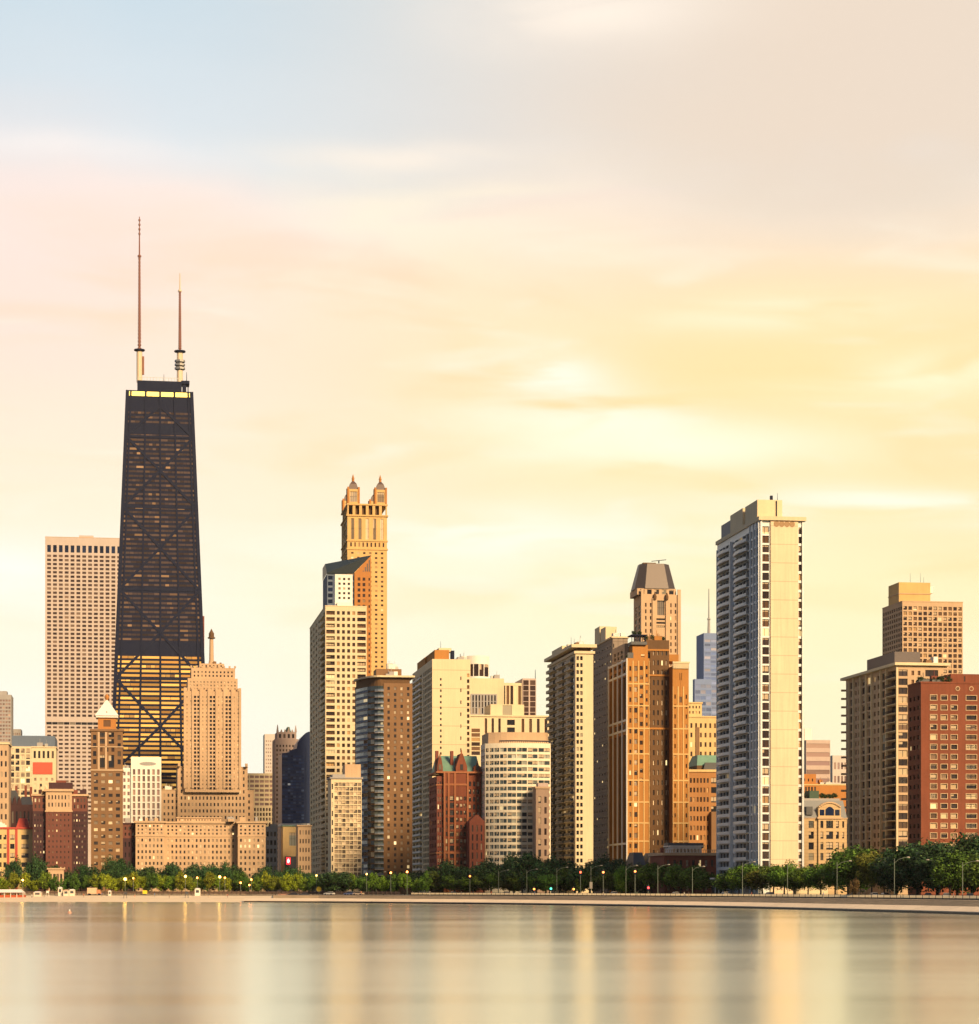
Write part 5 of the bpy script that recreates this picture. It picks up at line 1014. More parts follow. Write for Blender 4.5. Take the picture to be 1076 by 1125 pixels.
    for i in range(2):
        cx = b.x(1052.5+i*15); mm = MB(); o_ = [(cx+.75*math.cos(2*math.pi*j/8), -.14, Z(756)+.75*math.sin(2*math.pi*j/8)) for j in range(8)]; mm.q(*o_); ro = mm.build('roundel_frame', LIME2, b.root)
        mm = MB(); mm.q(*[(cx+.5*math.cos(2*math.pi*j/8), -.2, Z(756)+.5*math.sin(2*math.pi*j/8)) for j in range(8)]); mm.build('round_pane', RED if i else G['warm'], ro)
    b.clutter(0, b.x(1050), 2, 10, h, 8, [DKRED, BROWNB, SLATE]); b.finish(100)
    return [b.root.matrix_basis @ Vector((b.x(p_), 3, h)) for p_ in (1015, 1022, 1030, 1038, 1046)]
garden = []
for fn in (b_far_left, b_left_cream, b_grid_cream, b_cream_red, b_maroon, b_white_pyramid, b_grid_tower, b_black_tower, b_white_block, b_dark_small, b_stepped, b_hotel, b_mid_left, b_pair,
           b_brown_balcony, b_cream_tall, b_behind_mid, b_red_gabled, b_curved, b_balcony_tower, b_mansard, b_orange, b_mid_right, b_slab, b_right_gap, b_ribbed):
    garden += fn() or []
# ------------------------------------------------------------------ water, land, shore
SH = [(-400, 985), (-150, 968), (0, 958), (130, 948), (270, 930), (350, 905), (430, 865), (530, 815), (660, 740), (790, 665), (930, 570), (1076, 487), (1200, 430), (1400, 370)]
def lerp(tab, x):
    if x <= tab[0][0]: return tab[0][1]
    for (a, b), (c, d) in zip(tab, tab[1:]):
        if x <= c: return b+(d-b)*(x-a)/(c-a)
    return tab[-1][1]
shore = lambda px: lerp(SH, px)
def water_mat():
    m, q = mat('lake_water'); ge = q.n('ShaderNodeNewGeometry').outputs['Position']; x, y, z = q.sep(ge)
    # wind lanes: broad streaks of rougher and smoother water; time-smoothed ripples
    lane = q.noise(q.xyz(q.m('MULTIPLY', x, .006), q.m('MULTIPLY', y, .020), 0), 1, 4, .6, .5)
    lane2 = q.noise(q.xyz(q.m('MULTIPLY', x, .004), q.m('MULTIPLY', y, .022), 4.2), 1, 3, .5, .2)
    #rip = q.noise(q.xyz(q.m('MULTIPLY', x, .55), q.m('MULTIPLY', y, .16), 0), 1, 3, .5)
    ro = q.m('ADD', q.sm(y, 90, 420, .222, .16), q.m('ADD', q.sm(lane, .3, .7, -.02, .02), q.sm(lane2, .40, .70, -.007, .007)))      # calmer under the wall, broken by swell further out
    gl = q.n('ShaderNodeBsdfGlossy', distribution='MULTI_GGX'); gl.inputs['Color'].default_value = (.985, 1.0, .89, 1); q.set(gl.inputs['Roughness'], ro)
    di = q.n('ShaderNodeBsdfDiffuse'); di.inputs['Color'].default_value = (.02, .12, .11, 1)
    mx = q.n('ShaderNodeMixShader'); mx.inputs[0].default_value = .985; q.set(mx.inputs[1], di.outputs[0]); q.set(mx.inputs[2], gl.outputs[0])
    o = q.n('ShaderNodeOutputMaterial'); q.set(o.inputs[0], mx.outputs[0]); return m
tag(MB().box(-3500, 3500, -400, 7600, -3, 0, bottom=False).build('water', water_mat()), kind='structure')
NPX = list(range(-400, 1401, 20))
def ribbon(name, a, za, b, zb, m, p0=-400, p1=1400, step=10):
    mb = MB(); L = [p for p in range(p0, p1+1, step)]
    for p, q_ in zip(L, L[1:]):
        f = lambda px, o, z: at(px, shore(px)+(o(px) if callable(o) else o), z)
        mb.q(f(p, a, za), f(q_, a, za), f(q_, b, zb), f(p, b, zb))
    return tag(mb.build(name, m), kind='structure')
GRASS = plain('park_grass', (.045, .07, .022), .95, var=.35, scale=.06); ASPH = plain('asphalt', (.05, .05, .052), .9, var=.2, scale=.5)
SAND = plain('beach_sand', (.76, .62, .43), .95, var=.14, scale=.12); STONE = plain('rough_revetment_stone', (.50, .40, .27), .9, var=.5, scale=.16); CONC = wall_mat('sea_wall_concrete', (.80, .66, .48), .2, joint=.45, jz=40, jx=16)
PATH = plain('path_concrete', (.34, .27, .2), .9, var=.2, scale=.3)
mb = MB(); pts = [at(p, shore(p)+54, ZG) for p in range(-400, 1401, 20)]; far = [(3400, 370, ZG), (3400, 7500, ZG), (-3400, 7500, ZG), (-3400, 985, ZG)]
for p, q_ in zip(pts, pts[1:]): mb.q(p, q_, (q_[0]*1.0+(q_[0]-p[0])*0, 7500, ZG), (p[0], 7500, ZG))
l_, r_ = pts[0], pts[-1]
mb.q((-3400, 1400, ZG), l_, (l_[0], 7500, ZG), (-3400, 7500, ZG)); mb.q(r_, (3400, 300, ZG), (3400, 7500, ZG), (r_[0], 7500, ZG))
tag(mb.build('ground', GRASS), kind='structure')
# fix the sheet: where the shore runs back on itself keep it simple, the ribbons below carry the real edge
ribbon('beach', 0, -.12, 62, 2.86, SAND, -400, 300); ribbon('beach_edge', 0, -.1, 1, -.6, SAND, -400, 300)
mb = MB(); NS = 5
for k_ in range(NS):      # stepped stone revetment
    a_, b_, z_, zn = 9+33*k_/NS, 9+33*(k_+1)/NS, 1.62+1.05*k_/NS, 1.62+1.05*(k_+1)/NS
    L = list(range(300, 1401, 10))
    for p, q_ in zip(L, L[1:]):
        mb.q(at(p, shore(p)+a_, z_), at(q_, shore(q_)+a_, z_), at(q_, shore(q_)+b_, z_), at(p, shore(p)+b_, z_)); mb.q(at(p, shore(p)+b_, z_), at(q_, shore(q_)+b_, z_), at(q_, shore(q_)+b_, zn), at(p, shore(p)+b_, zn))
tag(mb.build('stone_terrace', STONE), kind='structure')
ribbon('promenade', 42, 2.7, 62, 2.82, PATH, 300, 1400)
ribbon('road', lambda px: 66, ZG+.06, lambda px: 92, ZG+.06, ASPH, -400, 1400)
ribbon('pavement', lambda px: 92, ZG+.18, lambda px: 97, ZG+.18, PATH, -400, 1400); ribbon('kerb', 92, ZG+.06, 92, ZG+.18, CONC, -400, 1400)
def wall_run(name, label, cat, p0, p1, step, o0, o1, z0, z1, m, zf=None):
    zf = z1 if zf is None else zf
    mb = MB(); L = list(range(p0, p1+1, step)); n = len(L)
    fr = [at(p, shore(p)+o0)[:2] for p in L] if False else [((p-CX)/F*(shore(p)+o0), shore(p)+o0) for p in L]
    bk = [((p-CX)/F*(shore(p)+o1), shore(p)+o1) for p in L]
    for i in range(n-1):
        a, b, c, d = fr[i], fr[i+1], bk[i+1], bk[i]
        mb.q((*a, z0), (*b, z0), (*b, zf), (*a, zf)); mb.q((*a, zf), (*b, zf), (*c, z1), (*d, z1)); mb.q((*c, z0), (*d, z0), (*d, z1), (*c, z1)); mb.q((*d, z0), (*c, z0), (*b, z0), (*a, z0))
    for i, s_ in ((0, 1), (n-1, -1)): a, d = fr[i], bk[i]; mb.q((*d, z0), (*a, z0), (*a, zf), (*d, z1))
    return mb, m
mb, m = wall_run('', '', '', 268, 1400, 12, 0, 9.2, .42, 1.63, CONC, .62); w1 = thing('sea_wall', 'long cream concrete sea wall with a dark undercut at the water line', 'sea wall', at(268, shore(268), 0)); 
def reparent(o, r): o.parent = r; o.location = -r.location
o = mb.build('coping', CONC); reparent(o, w1)
mb, m = wall_run('', '', '', 268, 1400, 12, 1.6, 9.0, -.5, .42, SLATE); o = mb.build('footing', plain('undercut_shade_dark', (.03, .028, .025), .5)); reparent(o, w1)  # shadow gap under the coping painted as a near-black footing colour
# crash barrier along the road, seen as a bright strip with posts
BAR = wall_mat('barrier_concrete', (.82, .66, .38), .2)
bar = thing('road_barrier', 'low yellowish concrete road barrier above the sea wall promenade', 'barrier', at(430, shore(430)+60, ZG))
mb, m = wall_run('', '', '', 452, 1400, 12, 61, 63.4, ZG-.1, ZG+.95, BAR, ZG+.3); o = mb.build('barrier_wall', BAR); reparent(o, bar)
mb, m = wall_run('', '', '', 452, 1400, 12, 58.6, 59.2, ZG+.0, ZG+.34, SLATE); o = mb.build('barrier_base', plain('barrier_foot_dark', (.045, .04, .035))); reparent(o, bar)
fen = thing('park_fence', 'thin dark iron fence of posts and rails along the promenade road', 'fence', at(700, shore(700)+57, ZG))
mp = MB(); ms_ = MB()
px = 455.0
while px < 1100:
    D = shore(px)+57; X = (px-CX)/F*D; mp.box(X-.06, X+.06, D-.06, D+.06, ZG-.1, ZG+1.15); px += 7*600/D
o = mp.build('fence_post', BLACKM); reparent(o, fen); tag(o, kind='stuff')
mb, m = wall_run('', '', '', 455, 1100, 12, 56.95, 57.05, ZG+1.08, ZG+1.16, BLACKM); o = mb.build('fence_rail', BLACKM); reparent(o, fen)
bf = thing('beach_fence', 'low brownish fence between the beach and the park trees', 'fence', at(150, shore(150)+63, ZG))
mb, m = wall_run('', '', '', -100, 440, 10, 63, 63.15, ZG+.25, ZG+1.35, BROWNB); o = mb.build('fence_panel', plain('fence_wood', (.13, .085, .06), .9, var=.3)); reparent(o, bf)
mp = MB()
for p in range(-100, 440, 5): D = shore(p)+62.9; X = (p-CX)/F*D; mp.box(X-.1, X+.1, D-.1, D+.08, ZG-.2, ZG+1.6)
o = mp.build('fence_post', plain('fence_post_wood', (.09, .06, .05))); reparent(o, bf); tag(o, kind='stuff')
# ------------------------------------------------------------------ trees
def leaf_mat():
    m, q = mat('foliage'); oi = q.n('ShaderNodeObjectInfo'); r = q.n('ShaderNodeNewGeometry').outputs['Random Per Island']
    nd = q.n('ShaderNodeVectorMath', operation='SCALE'); q.set(nd.inputs[0], oi.outputs['Color']); q.set(nd.inputs['Scale'], q.m('MULTIPLY_ADD', q.m('POWER', r, 1.6), 1.25, .45))
    c = q.mix(q.m('MULTIPLY', q.m('GREATER_THAN', r, .86), .35), nd.outputs[0], (.09, .12, .02))
    fin(q, Base_Color=c, Roughness=.65, Specular_IOR_Level=.2); return m
LEAF = leaf_mat(); BARK = plain('bark', (.06, .045, .035), .9)
def crown_mesh(seed, ncl, leaves, ls, flat=1.0, low=0.0):
    rd = random.Random(seed); mb = MB(); cl = []
    for i in range(ncl):
        for _ in range(30):
            x, y, z = rd.uniform(-1, 1), rd.uniform(-1, 1), rd.uniform(-1, 1)
            r2 = x*x+y*y+z*z
            if .12 < r2 < 1: break
        sc = .5-.13*(z > .4)
        zz = .5+z*.40; wz = 1.0 if z > -.2 else .85
        cl.append((x*.38*wz, y*.38*wz, zz*flat, rd.uniform(.10, .21)))
    for (cx, cy, cz, cr) in cl:
        for k_ in range(int(leaves*(cr/.16)**2)):
            t, u = rd.uniform(0, 2*math.pi), rd.uniform(-1, 1); s2 = math.sqrt(1-u*u); rr = cr*rd.uniform(.55, 1.08)
            n = Vector((s2*math.cos(t), s2*math.sin(t), u)); p = Vector((cx, cy, cz))+n*rr*Vector((1, 1, .85)).length/1.73
            p.z = max(low, p.z); nn = (n+Vector((rd.uniform(-.7, .7), rd.uniform(-.7, .7), rd.uniform(-.3, .9)))).normalized()
            a = nn.orthogonal().normalized(); c = nn.cross(a); th = rd.uniform(0, 6.28); a, c = a*math.cos(th)+c*math.sin(th), c*math.cos(th)-a*math.sin(th); l = ls*rd.uniform(.6, 1.3)
            mb.q(tuple(p-a*l), tuple(p+c*l*.6), tuple(p+a*l), tuple(p-c*l*.6))
    me = mb.mesh('crown', LEAF); return me
CROWNS = [crown_mesh(i+1, 28, 85, .038) for i in range(5)]+[crown_mesh(20+i, 52, 105, .029) for i in range(5)]
def trunk_mesh(seed):
    rd = random.Random(seed); mb = MB(); mb.tube((0, 0, -.03), (0.01, 0, .30), .028, .018, 7); top = (0.01, 0, .30)
    for i in range(5):
        t = i*1.26+rd.uniform(-.3, .3); mid = (.14*math.cos(t), .14*math.sin(t), .48+rd.uniform(-.05, .05)); mb.tube(top, mid, .014, .009, 5); mb.tube(mid, (.27*math.cos(t+.2), .27*math.sin(t+.2), .66+rd.uniform(-.05, .1)), .009, .004, 4)
    mb.tube(top, (0, 0.02, .78), .015, .005, 5); return mb.mesh('trunk', BARK)
TRUNKS = [trunk_mesh(i) for i in range(3)]
LAND = [(0, 'the red-striped cream flats'), (37, 'the maroon brick flats'), (98, 'the white-pyramid tower'), (136, 'the tan hotel left half'), (205, 'the tan hotel right half'), (262, 'the tan hotel right wing'), (294, 'the blue glass block'), (341, 'the cream gridded tower'), (366, 'the patchy cream block'),
        (398, 'the brown balcony tower'), (453, 'the plain cream tower'), (477, 'the red gabled flats'), (529, 'the curved building left half'), (566, 'the curved building right half'), (603, 'the saw-toothed balcony tower'), (652, 'the grey-brown slab'), (690, 'the orange brick tower'), (740, 'the brick town house'), (788, 'the white slab tower'),
        (840, 'the slab tower end wall'), (884, 'the arched beige mansion'), (931, 'the dark ribbed tower'), (998, 'the red brick block')]
def land(px):
    n = LAND[0][1]
    for a, t in LAND:
        if px >= a: n = t
    return n
ORD = ['first', 'second', 'third', 'fourth', 'fifth', 'sixth', 'seventh', 'eighth', 'ninth', 'tenth', 'eleventh', 'twelfth']
TREES = []
rnd = random.Random(11)
BACK = [(-20, 946), (15, 942), (40, 939), (58, 951), (72, 956), (88, 949), (105, 951), (122, 941), (133, 943), (146, 953), (162, 951), (180, 955), (190, 948), (212, 949), (228, 950), (246, 948), (258, 950), (268, 966), (284, 957), (297, 950), (312, 952), (326, 952), (340, 958), (360, 959), (380, 958), (400, 960), (430, 959), (460, 957), (472, 956), (486, 945), (500, 947), (520, 951),
        (540, 944), (565, 938), (580, 936), (600, 940), (615, 943), (632, 950), (648, 946), (662, 940), (676, 944), (690, 951), (710, 952), (735, 953)]
FRONT_L = lambda px: 960+3*math.sin(px*.21)+rnd.uniform(-2, 2)
def add_tree(px, D, ytop, wpx, col, row, var, cb=.22):
    h = HC+(HY-ytop)/F*D-ZG; w = wpx/F*D
    TREES.append((px, D, h, w, col, row, var))
DKG = (.030, .080, .027); MDG = (.068, .150, .018); LTG = (.12, .215, .016); LAMPG = (.21, .26, .014); OLV = (.12, .15, .02)
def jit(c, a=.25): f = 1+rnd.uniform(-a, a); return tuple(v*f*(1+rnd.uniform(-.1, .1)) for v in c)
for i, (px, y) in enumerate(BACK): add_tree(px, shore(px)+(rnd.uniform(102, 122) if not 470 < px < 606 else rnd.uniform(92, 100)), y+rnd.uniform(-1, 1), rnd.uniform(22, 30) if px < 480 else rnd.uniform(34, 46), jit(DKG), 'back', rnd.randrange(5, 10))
px = -15.0
while px < 475:      # small bright trees along the beach road, lamp glow painted into leaf colours
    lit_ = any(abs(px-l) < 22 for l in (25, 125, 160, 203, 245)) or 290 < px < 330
    add_tree(px, shore(px)+rnd.uniform(67, 74), FRONT_L(px) if px < 340 else (962 if px < 385 else FRONT_L(px)+1), rnd.uniform(13, 19), jit(LAMPG if (lit_ and rnd.random() < .7) else (LTG if rnd.random() < .55 else MDG)), 'front', rnd.randrange(0, 5)); px += rnd.uniform(8.5, 13)
add_tree(368, shore(368)+66, 957, 46, jit(DKG, .1), 'front', 6)
FR = [(484, 957), (500, 960), (516, 962), (532, 957), (548, 955), (560, 962), (574, 954), (590, 957), (604, 960), (622, 952), (636, 957), (652, 953), (668, 956), (684, 951), (700, 949), (716, 947), (732, 949), (748, 948), (762, 950), (774, 955), (798, 956), (812, 951), (826, 948), (838, 953), (850, 949), (862, 946), (874, 953), (888, 951), (902, 948), (918, 945), (932, 935), (946, 938), (958, 934), (972, 941)]
for i, (px, y) in enumerate(FR): add_tree(px, shore(px)+(rnd.uniform(97, 108) if px > 606 else rnd.uniform(88, 95)), y, rnd.uniform(26, 36) if px < 780 else rnd.uniform(30, 44), jit(OLV if i % 9 == 5 else (.085, .18, .02) if i % 3 else (.11, .18, .02), .25), 'middle', rnd.randrange(5, 10))
for px, y, c in ((565, 966, OLV), (600, 965, OLV), (637, 964, LTG), (684, 965, LTG)): add_tree(px, shore(px)+95, y, 17, jit(c), 'low', rnd.randrange(0, 5))
for px, y, w in ((940, 928, 60), (985, 931, 62), (1008, 924, 70), (1030, 922, 66), (1052, 926, 62), (1068, 914, 74), (1092, 912, 70), (1115, 918, 70)): add_tree(px, shore(px)+rnd.uniform(98, 120), y, w, jit(DKG if px not in (940, 1052) else MDG, .15), 'back', rnd.randrange(5, 10))
for px, y, w in ((1044, 933, 54), (1085, 930, 60)): add_tree(px, shore(px)+92, y, w, jit((.08, .15, .02), .1), 'middle', rnd.randrange(5, 10))
TREES.sort(key=lambda t: t[0]); cnt = {}; tot = {}
def shade(c): return 'yellow-green' if c[0] > .155 else 'bright green' if c[0] > .08 and c[1] > .165 else 'olive' if c[0] > .088 and c[1] < .165 else 'mid green' if c[1] > .095 else 'dark green'
for t in TREES: kk = (land(t[0]), t[5], shade(t[4])); tot[kk] = tot.get(kk, 0)+1
ROWT = {'back': 'tall', 'front': 'small beach-side', 'middle': 'roadside', 'low': 'little'}
for i, (px, D, h, w, c, row, var) in enumerate(TREES):
    kk = (land(px), row, shade(c)); j = cnt.get(kk, 0); cnt[kk] = j+1
    lab = f"{kk[2]} {ROWT[row]} tree below {kk[0]}" + (f", {ORD[j]} from the left" if tot[kk] > 1 else '')
    r = thing('tree', lab, 'tree', ((px-CX)/F*D, D, ZG), rnd.uniform(0, 6.28), 'trees along the lake shore'); r.scale = (w/.95, w/.95, h/.98)
    link('trunk', TRUNKS[i % 3], r); co = link('crown', CROWNS[var], r, (0, 0, {'front': .14, 'low': .16, 'middle': .21, 'back': .10}[row])); co.scale = (1, 1, {'middle': .80, 'front': .88, 'low': .86, 'back': .92}[row]); co.color = (*c, 1)
# bare-ish dry shrub tree right of the mansion
r = thing('tree', 'thin reddish dry sapling by the road below the dark ribbed tower', 'tree', at(938, shore(938)+64, ZG)); r.scale = (4.2, 4.2, 6.2); link('trunk', TRUNKS[1], r); co = link('crown', CROWNS[2], r, (0, 0, .15)); co.color = (.11, .07, .03, 1); co.scale = (.8, .8, .85)
for i, p in enumerate(garden):
    r = thing('shrub', '', 'shrub', tuple(p), i*1.7, 'potted shrubs on roof terraces'); s_ = rnd.uniform(2.0, 3.2); r.scale = (s_, s_, s_*.8); co = link('crown', CROWNS[i % 5], r); co.color = (.03, .06, .022, 1); link('trunk', TRUNKS[i % 3], r)
    names = ['on the pergola of the orange brick tower', 'on the setback of the orange brick tower', '', '', '', '', '']
    k0 = 0 if i < 7 else 7 if i < 14 else 14; where = ('orange brick tower', 'arched beige mansion', 'red brick block')[0 if i < 7 else 1 if i < 14 else 2]
    r['label'] = f"green roof shrub on the {where}, {ORD[i-k0]} planted there"
    r['label'] = f"green shrub on the roof of the {where}, {ORD[sorted(range(k0, min(k0+7, len(garden))), key=lambda a: garden[a][0]/garden[a][1]).index(i)]} from the left"
# ------------------------------------------------------------------ street lamps
POLE = plain('lamp_pole_green', (.20, .24, .20), .5, .3); HEADM = plain('lamp_head_grey', (.34, .32, .28), .5)
def lamp_parts(root, h, arm, both=False):
    MB().tube((0, 0, -.1), (0, 0, h*.97), .11, .065, 8).build('pole', POLE, root); MB().lathe([(.3, -.1), (.3, .8), (.2, 1.0)], 8).build('base', POLE, root)
    for s_ in ((1, -1) if both else (1,)):
        m = MB(); pts = [(0, 0, h*.86), (arm*.3*s_, 0, h*.95), (arm*.7*s_, 0, h*.99), (arm*s_, 0, h)]
        for a, b in zip(pts, pts[1:]): m.tube(a, b, .06, .05, 6)
        a_ = m.build('arm', POLE, root); mm = MB(); mm.lathe([(.05, h+.18), (.22, h+.08), (.25, h-.05), (.15, h-.13)], 8, (arm*s_, 0)); mm.v = [((x-arm*s_)*2.0+arm*s_, y, z) for x, y, z in mm.v]; mm.build('lamp_head', HEADM, a_)
LP = [(548, 956), (579, 955), (612, 953), (649.5, 951), (688, 951), (723, 950), (761, 952), (816, 947), (865.5, 949), (920, 946), (983, 942), (1058, 946)]
proto = thing('street_lamp', '', 'street lamp', (0, 0, 0), 0, 'grey-green street lamps along the shore road'); lamp_parts(proto, 10.0, 3.6)
for i, (px, y) in enumerate(LP):
    D = shore(px)+72; h = HC+(HY-y)/F*D-ZG
    lab = f"grey-green street lamp on the shore road below {land(px)}" + (', carrying a small box' if px in (649.5,) else '')
    if i == 0: r = proto; r.location = at(px, D, ZG); r['label'] = lab
    else: r = dup(proto, at(px, D, ZG), 0, lab)
    r.scale = (1, 1, h/10.0)
    if px == 649.5: MB().box(-.5, .5, -.5, -.15, 2.4, 4.6).build('control_box', HEADM, r)
r = thing('street_lamp', 'twin-armed street lamp just left of a single-armed one below the ribbed tower', 'street lamp', at(978, shore(978)+100, ZG)); lamp_parts(r, 10.3, 2.2, True)
r = thing('street_lamp', 'tall plain lamp pole in front of the dark trees left of the right-edge lamp', 'street lamp', at(1032.5, shore(1032)+96, ZG)); lamp_parts(r, 10, -3)
for px, y in ((413.5, 958), (470.5, 957), (494, 956), (520, 954.5)):
    D = shore(px)+88; r = dup(proto, at(px, D, ZG), 0, f"thin street lamp behind the small trees below {land(px)}"+(", the left one" if px == 494 else ", the right one" if px == 520 else '')); r.scale = (1, 1, (HC+(HY-y)/F*D-ZG)/10)
# lit lamps: an orange sodium globe on a tall pole, each with its own light
SOD = glow('sodium_lamp_glow', (1.0, .52, .10), 7.0); SODR = glow('red_orange_lamp_glow', (1.0, .26, .05), 9.0)
LIT = [(25, 967, .55, 0), (137.6, 966, .85, 0), (146.5, 965, .42, 1), (203.8, 963, .7, 0), (216.8, 964.5, .5, 1), (241.5, 963.5, .7, 0), (247.2, 964.5, .45, 1), (264.5, 970, .5, 1), (276.2, 966.5, .5, 1), (274, 972.5, .45, 1), (347.8, 962, .45, 0), (403, 960.5, .4, 0), (429.5, 959, .5, 1), (447.5, 958, .5, 1)]
lp = None
for i, (px, y, rr, red) in enumerate(LIT):
    D = shore(px)+64; z = HC+(HY-y)/F*D-ZG
    sub = sum(1 for q_ in LIT[:i] if land(q_[0]) == land(px)); n_ = sum(1 for q_ in LIT if land(q_[0]) == land(px))
    lab = f"glowing {'red-orange' if red else 'orange'} street light below {land(px)}" + (f", {ORD[sub]} lit one there" if n_ > 1 else '')
    rr *= .78; r = thing('street_light', lab, 'street light', at(px, D, ZG), 0, 'lit sodium street lights')
    MB().tube((0, 0, -.1), (0, 0, z-.1), .13, .08, 6).build('pole', POLE, r); MB().lathe([(.12, -rr), (rr*.8, -rr*.6), (rr, 0), (rr*.8, rr*.6), (.12, rr)], 10).build('lamp_globe', SODR if red else SOD, r, (0, 0, z)); MB().lathe([(rr*1.1, 0), (.1, rr*.5)], 8).build('lamp_cap', BLACKM, r, (0, 0, z+rr*1.02))
    if rr > .4:
        ld = bpy.data.lights.new('lamp_light', 'POINT'); ld.energy = 380*rr; ld.color = (1.0, .55, .12); ld.shadow_soft_size = .8; lo = bpy.data.objects.new('lamp_light', ld); COL.objects.link(lo); lo.parent = r; lo.location = (0, -1.6, z+.2)
# traffic signals
def signal(px, y, c, label, off=68, s_=.36):
    D = shore(px)+off; z = HC+(HY-y)/F*D-ZG; r = thing('traffic_light', label, 'traffic light', at(px, D, ZG))
    MB().tube((0, 0, -.1), (0, 0, z+1.0), .12, .09, 6).build('pole', POLE, r); hs = MB().box(-.42, .42, -.35, .3, z-.95, z+.75).build('housing', BLACKM, r)
    MB().lathe([(s_, 0), (s_*.8, .1), (.05, .2)], 10).build('lens', glow('signal_glow_'+label[:6].replace(' ', ''), c, 3.5), hs).matrix_basis = __import__('mathutils').Matrix.Translation((0, -.36, z)) @ __import__('mathutils').Matrix.Rotation(R(90), 4, 'X')
signal(516.5, 962.7, (1, .22, .04), 'orange-red signal light in front of the red gabled flats'); signal(638, 958.5, (1, .10, .04), 'red signal light above the road below the balcony tower'); signal(663, 958.5, (1, .25, .06), 'red signal light among trees below the grey-brown slab')
signal(698, 957.5, (1, .22, .05), 'red signal light among trees below the orange brick tower'); signal(587, 977, (1, .30, .05), 'low orange signal light below the curved white building'); signal(630.5, 977, (1, .34, .05), 'low orange signal light below the saw-toothed balcony tower'); signal(605.5, 976.5, (.05, .5, .3), 'low green signal light at the foot of the balcony tower', s_=.4); signal(712.5, 975.5, (1, .05, .05), 'low red signal light left of the brick town house')
# yellow signs
for px, y, w, h, lab, n in ((159.3, 980.3, 1.9, 1.5, 'square yellow sign at the beach edge below the tan hotel', 4), (350.5, 977, 1.0, 1.0, 'round yellow sign at the beach end before the dark tree', 14)):
    D = shore(px)+60; z = HC+(HY-y)/F*D-ZG; r = thing('beach_sign', lab, 'sign', at(px, D, ZG)); MB().tube((0, 0.1, -.1), (0, .1, z+.4), .08, .08, 6).build('post', POLE, r)
    ym = plain('yellow_sign_paint_'+str(n), (.85, .62, .03), .5, var=.06); m = MB()
    if n == 4: m.box(-w/2, w/2, -.06, .0, z-h/2, z+h/2)
    else:
        m.lathe([(w, 0), (w, .06)], 16); m.v = [(a, -c, b+z) for a, b, c in m.v]
    m.build('sign_board', ym, r)
# ------------------------------------------------------------------ cars
def car(label, c, loc, rz, first=[None]):
    body = plain('car_paint_'+label.split()[0], c, .3, .1, .05); r = thing('parked_car', label, 'car', loc, rz)
    if first[0] is None:
        m = MB(); prof = [(-2.2, .35), (2.2, .35), (2.25, .75), (1.3, .95), (-2.1, .98), (-2.25, .8)]; n = len(prof)
        for y0, y1 in ((-.88, .88),):
            m.q(*[(x, y0, z) for x, z in prof]); m.q(*[(x, y1, z) for x, z in reversed(prof)])
            for i in range(n): (xa, za), (xb, zb) = prof[i], prof[(i+1) % n]; m.q((xb, y0, zb), (xa, y0, za), (xa, y1, za), (xb, y1, zb))
        first[0] = [m, None]
        k_ = MB(); cab = [(-1.9, -.8), (1.0, -.8), (1.0, .8), (-1.9, .8)]; ctop = [(-1.4, -.62), (.35, -.62), (.35, .62), (-1.4, .62)]; k_.prism(cab, .97, 1.42, ctop, cap=False); first[0][1] = k_.mesh('window', G['night'])
        rf = MB(); rf.prism([(-1.42, -.64), (.37, -.64), (.37, .64), (-1.42, .64)], 1.421, 1.50); first[0].append(rf)
        wh = MB(); wh.lathe([(.33, -.12), (.33, .12)], 12); wh.v = [(a, c_, b_) for a, b_, c_ in wh.v]; first[0].append(wh.mesh('wheel', BLACKM)); hl = MB(); hl.box(2.2, 2.28, -.15, .15, .6, .75); first[0].append(hl.mesh('headlight', glow('headlight_glow', (1, .9, .7), 2.5)))
    f = first[0]; link('body', f[0].mesh('body', body), r); link('window', f[1], r); link('roof', f[2].mesh('roof', body), r)
    for x, y in ((-1.4, -.85), (1.4, -.85), (-1.4, .85), (1.4, .85)): link('wheel', f[3], r, (x, y, .33))
    for y in (-.62, .62): link('headlight', f[4], r, (0, y, 0))
    return r
for px, off, rz, c, lab in ((960, 74, 100, (.30, .32, .35), 'silver car on the road below the dark ribbed tower'), (972, 84, 100, (.05, .05, .06), 'black car with lights on left of the twin-armed lamp'), (1020, 80, 255, (.03, .035, .05), 'navy car under the dark trees below the red brick block'), (1040, 74, 255, (.55, .55, .52), 'white car near the right-edge lamp pole'),
                        (1066, 74, 255, (.08, .08, .09), 'grey car with headlights on at the right edge of the road'), (845, 74, 105, (.04, .04, .05), 'dark car before the blank end wall of the slab tower'), (796, 74, 105, (.5, .48, .42), 'cream car passing the slab tower entrance'), (742, 78, 105, (.2, .22, .25), 'steel grey car below the brick town house'),
                        (674, 74, 105, (.45, .45, .45), 'pale grey car below the grey-brown slab'), (556, 76, 105, (.35, .35, .36), 'light car below the curved white building'), (498, 76, 110, (.06, .06, .07), 'dark car below the red gabled flats'), (322, 52, 175, (.03, .03, .035), 'black car parked on the beach end beside another'), (334, 50, 178, (.05, .055, .07), 'charcoal car parked right of the black beach car'),
                        (312, 54, 170, (.4, .22, .15), 'rusty brown car parked left of the black beach car'), (362, 58, 150, (.6, .6, .58), 'white car parked behind the sea wall end'), (384, 58, 150, (.10, .14, .30), 'blue car parked behind the sea wall below the patchy block'), (394, 57, 150, (.5, .4, .3), 'tan car parked before the brown balcony tower')):
    D = shore(px)+off; car(lab, c, at(px, D, (ZG+.06) if off > 64 else ZG-.1 if off > 55 else 2.3), R(rz))
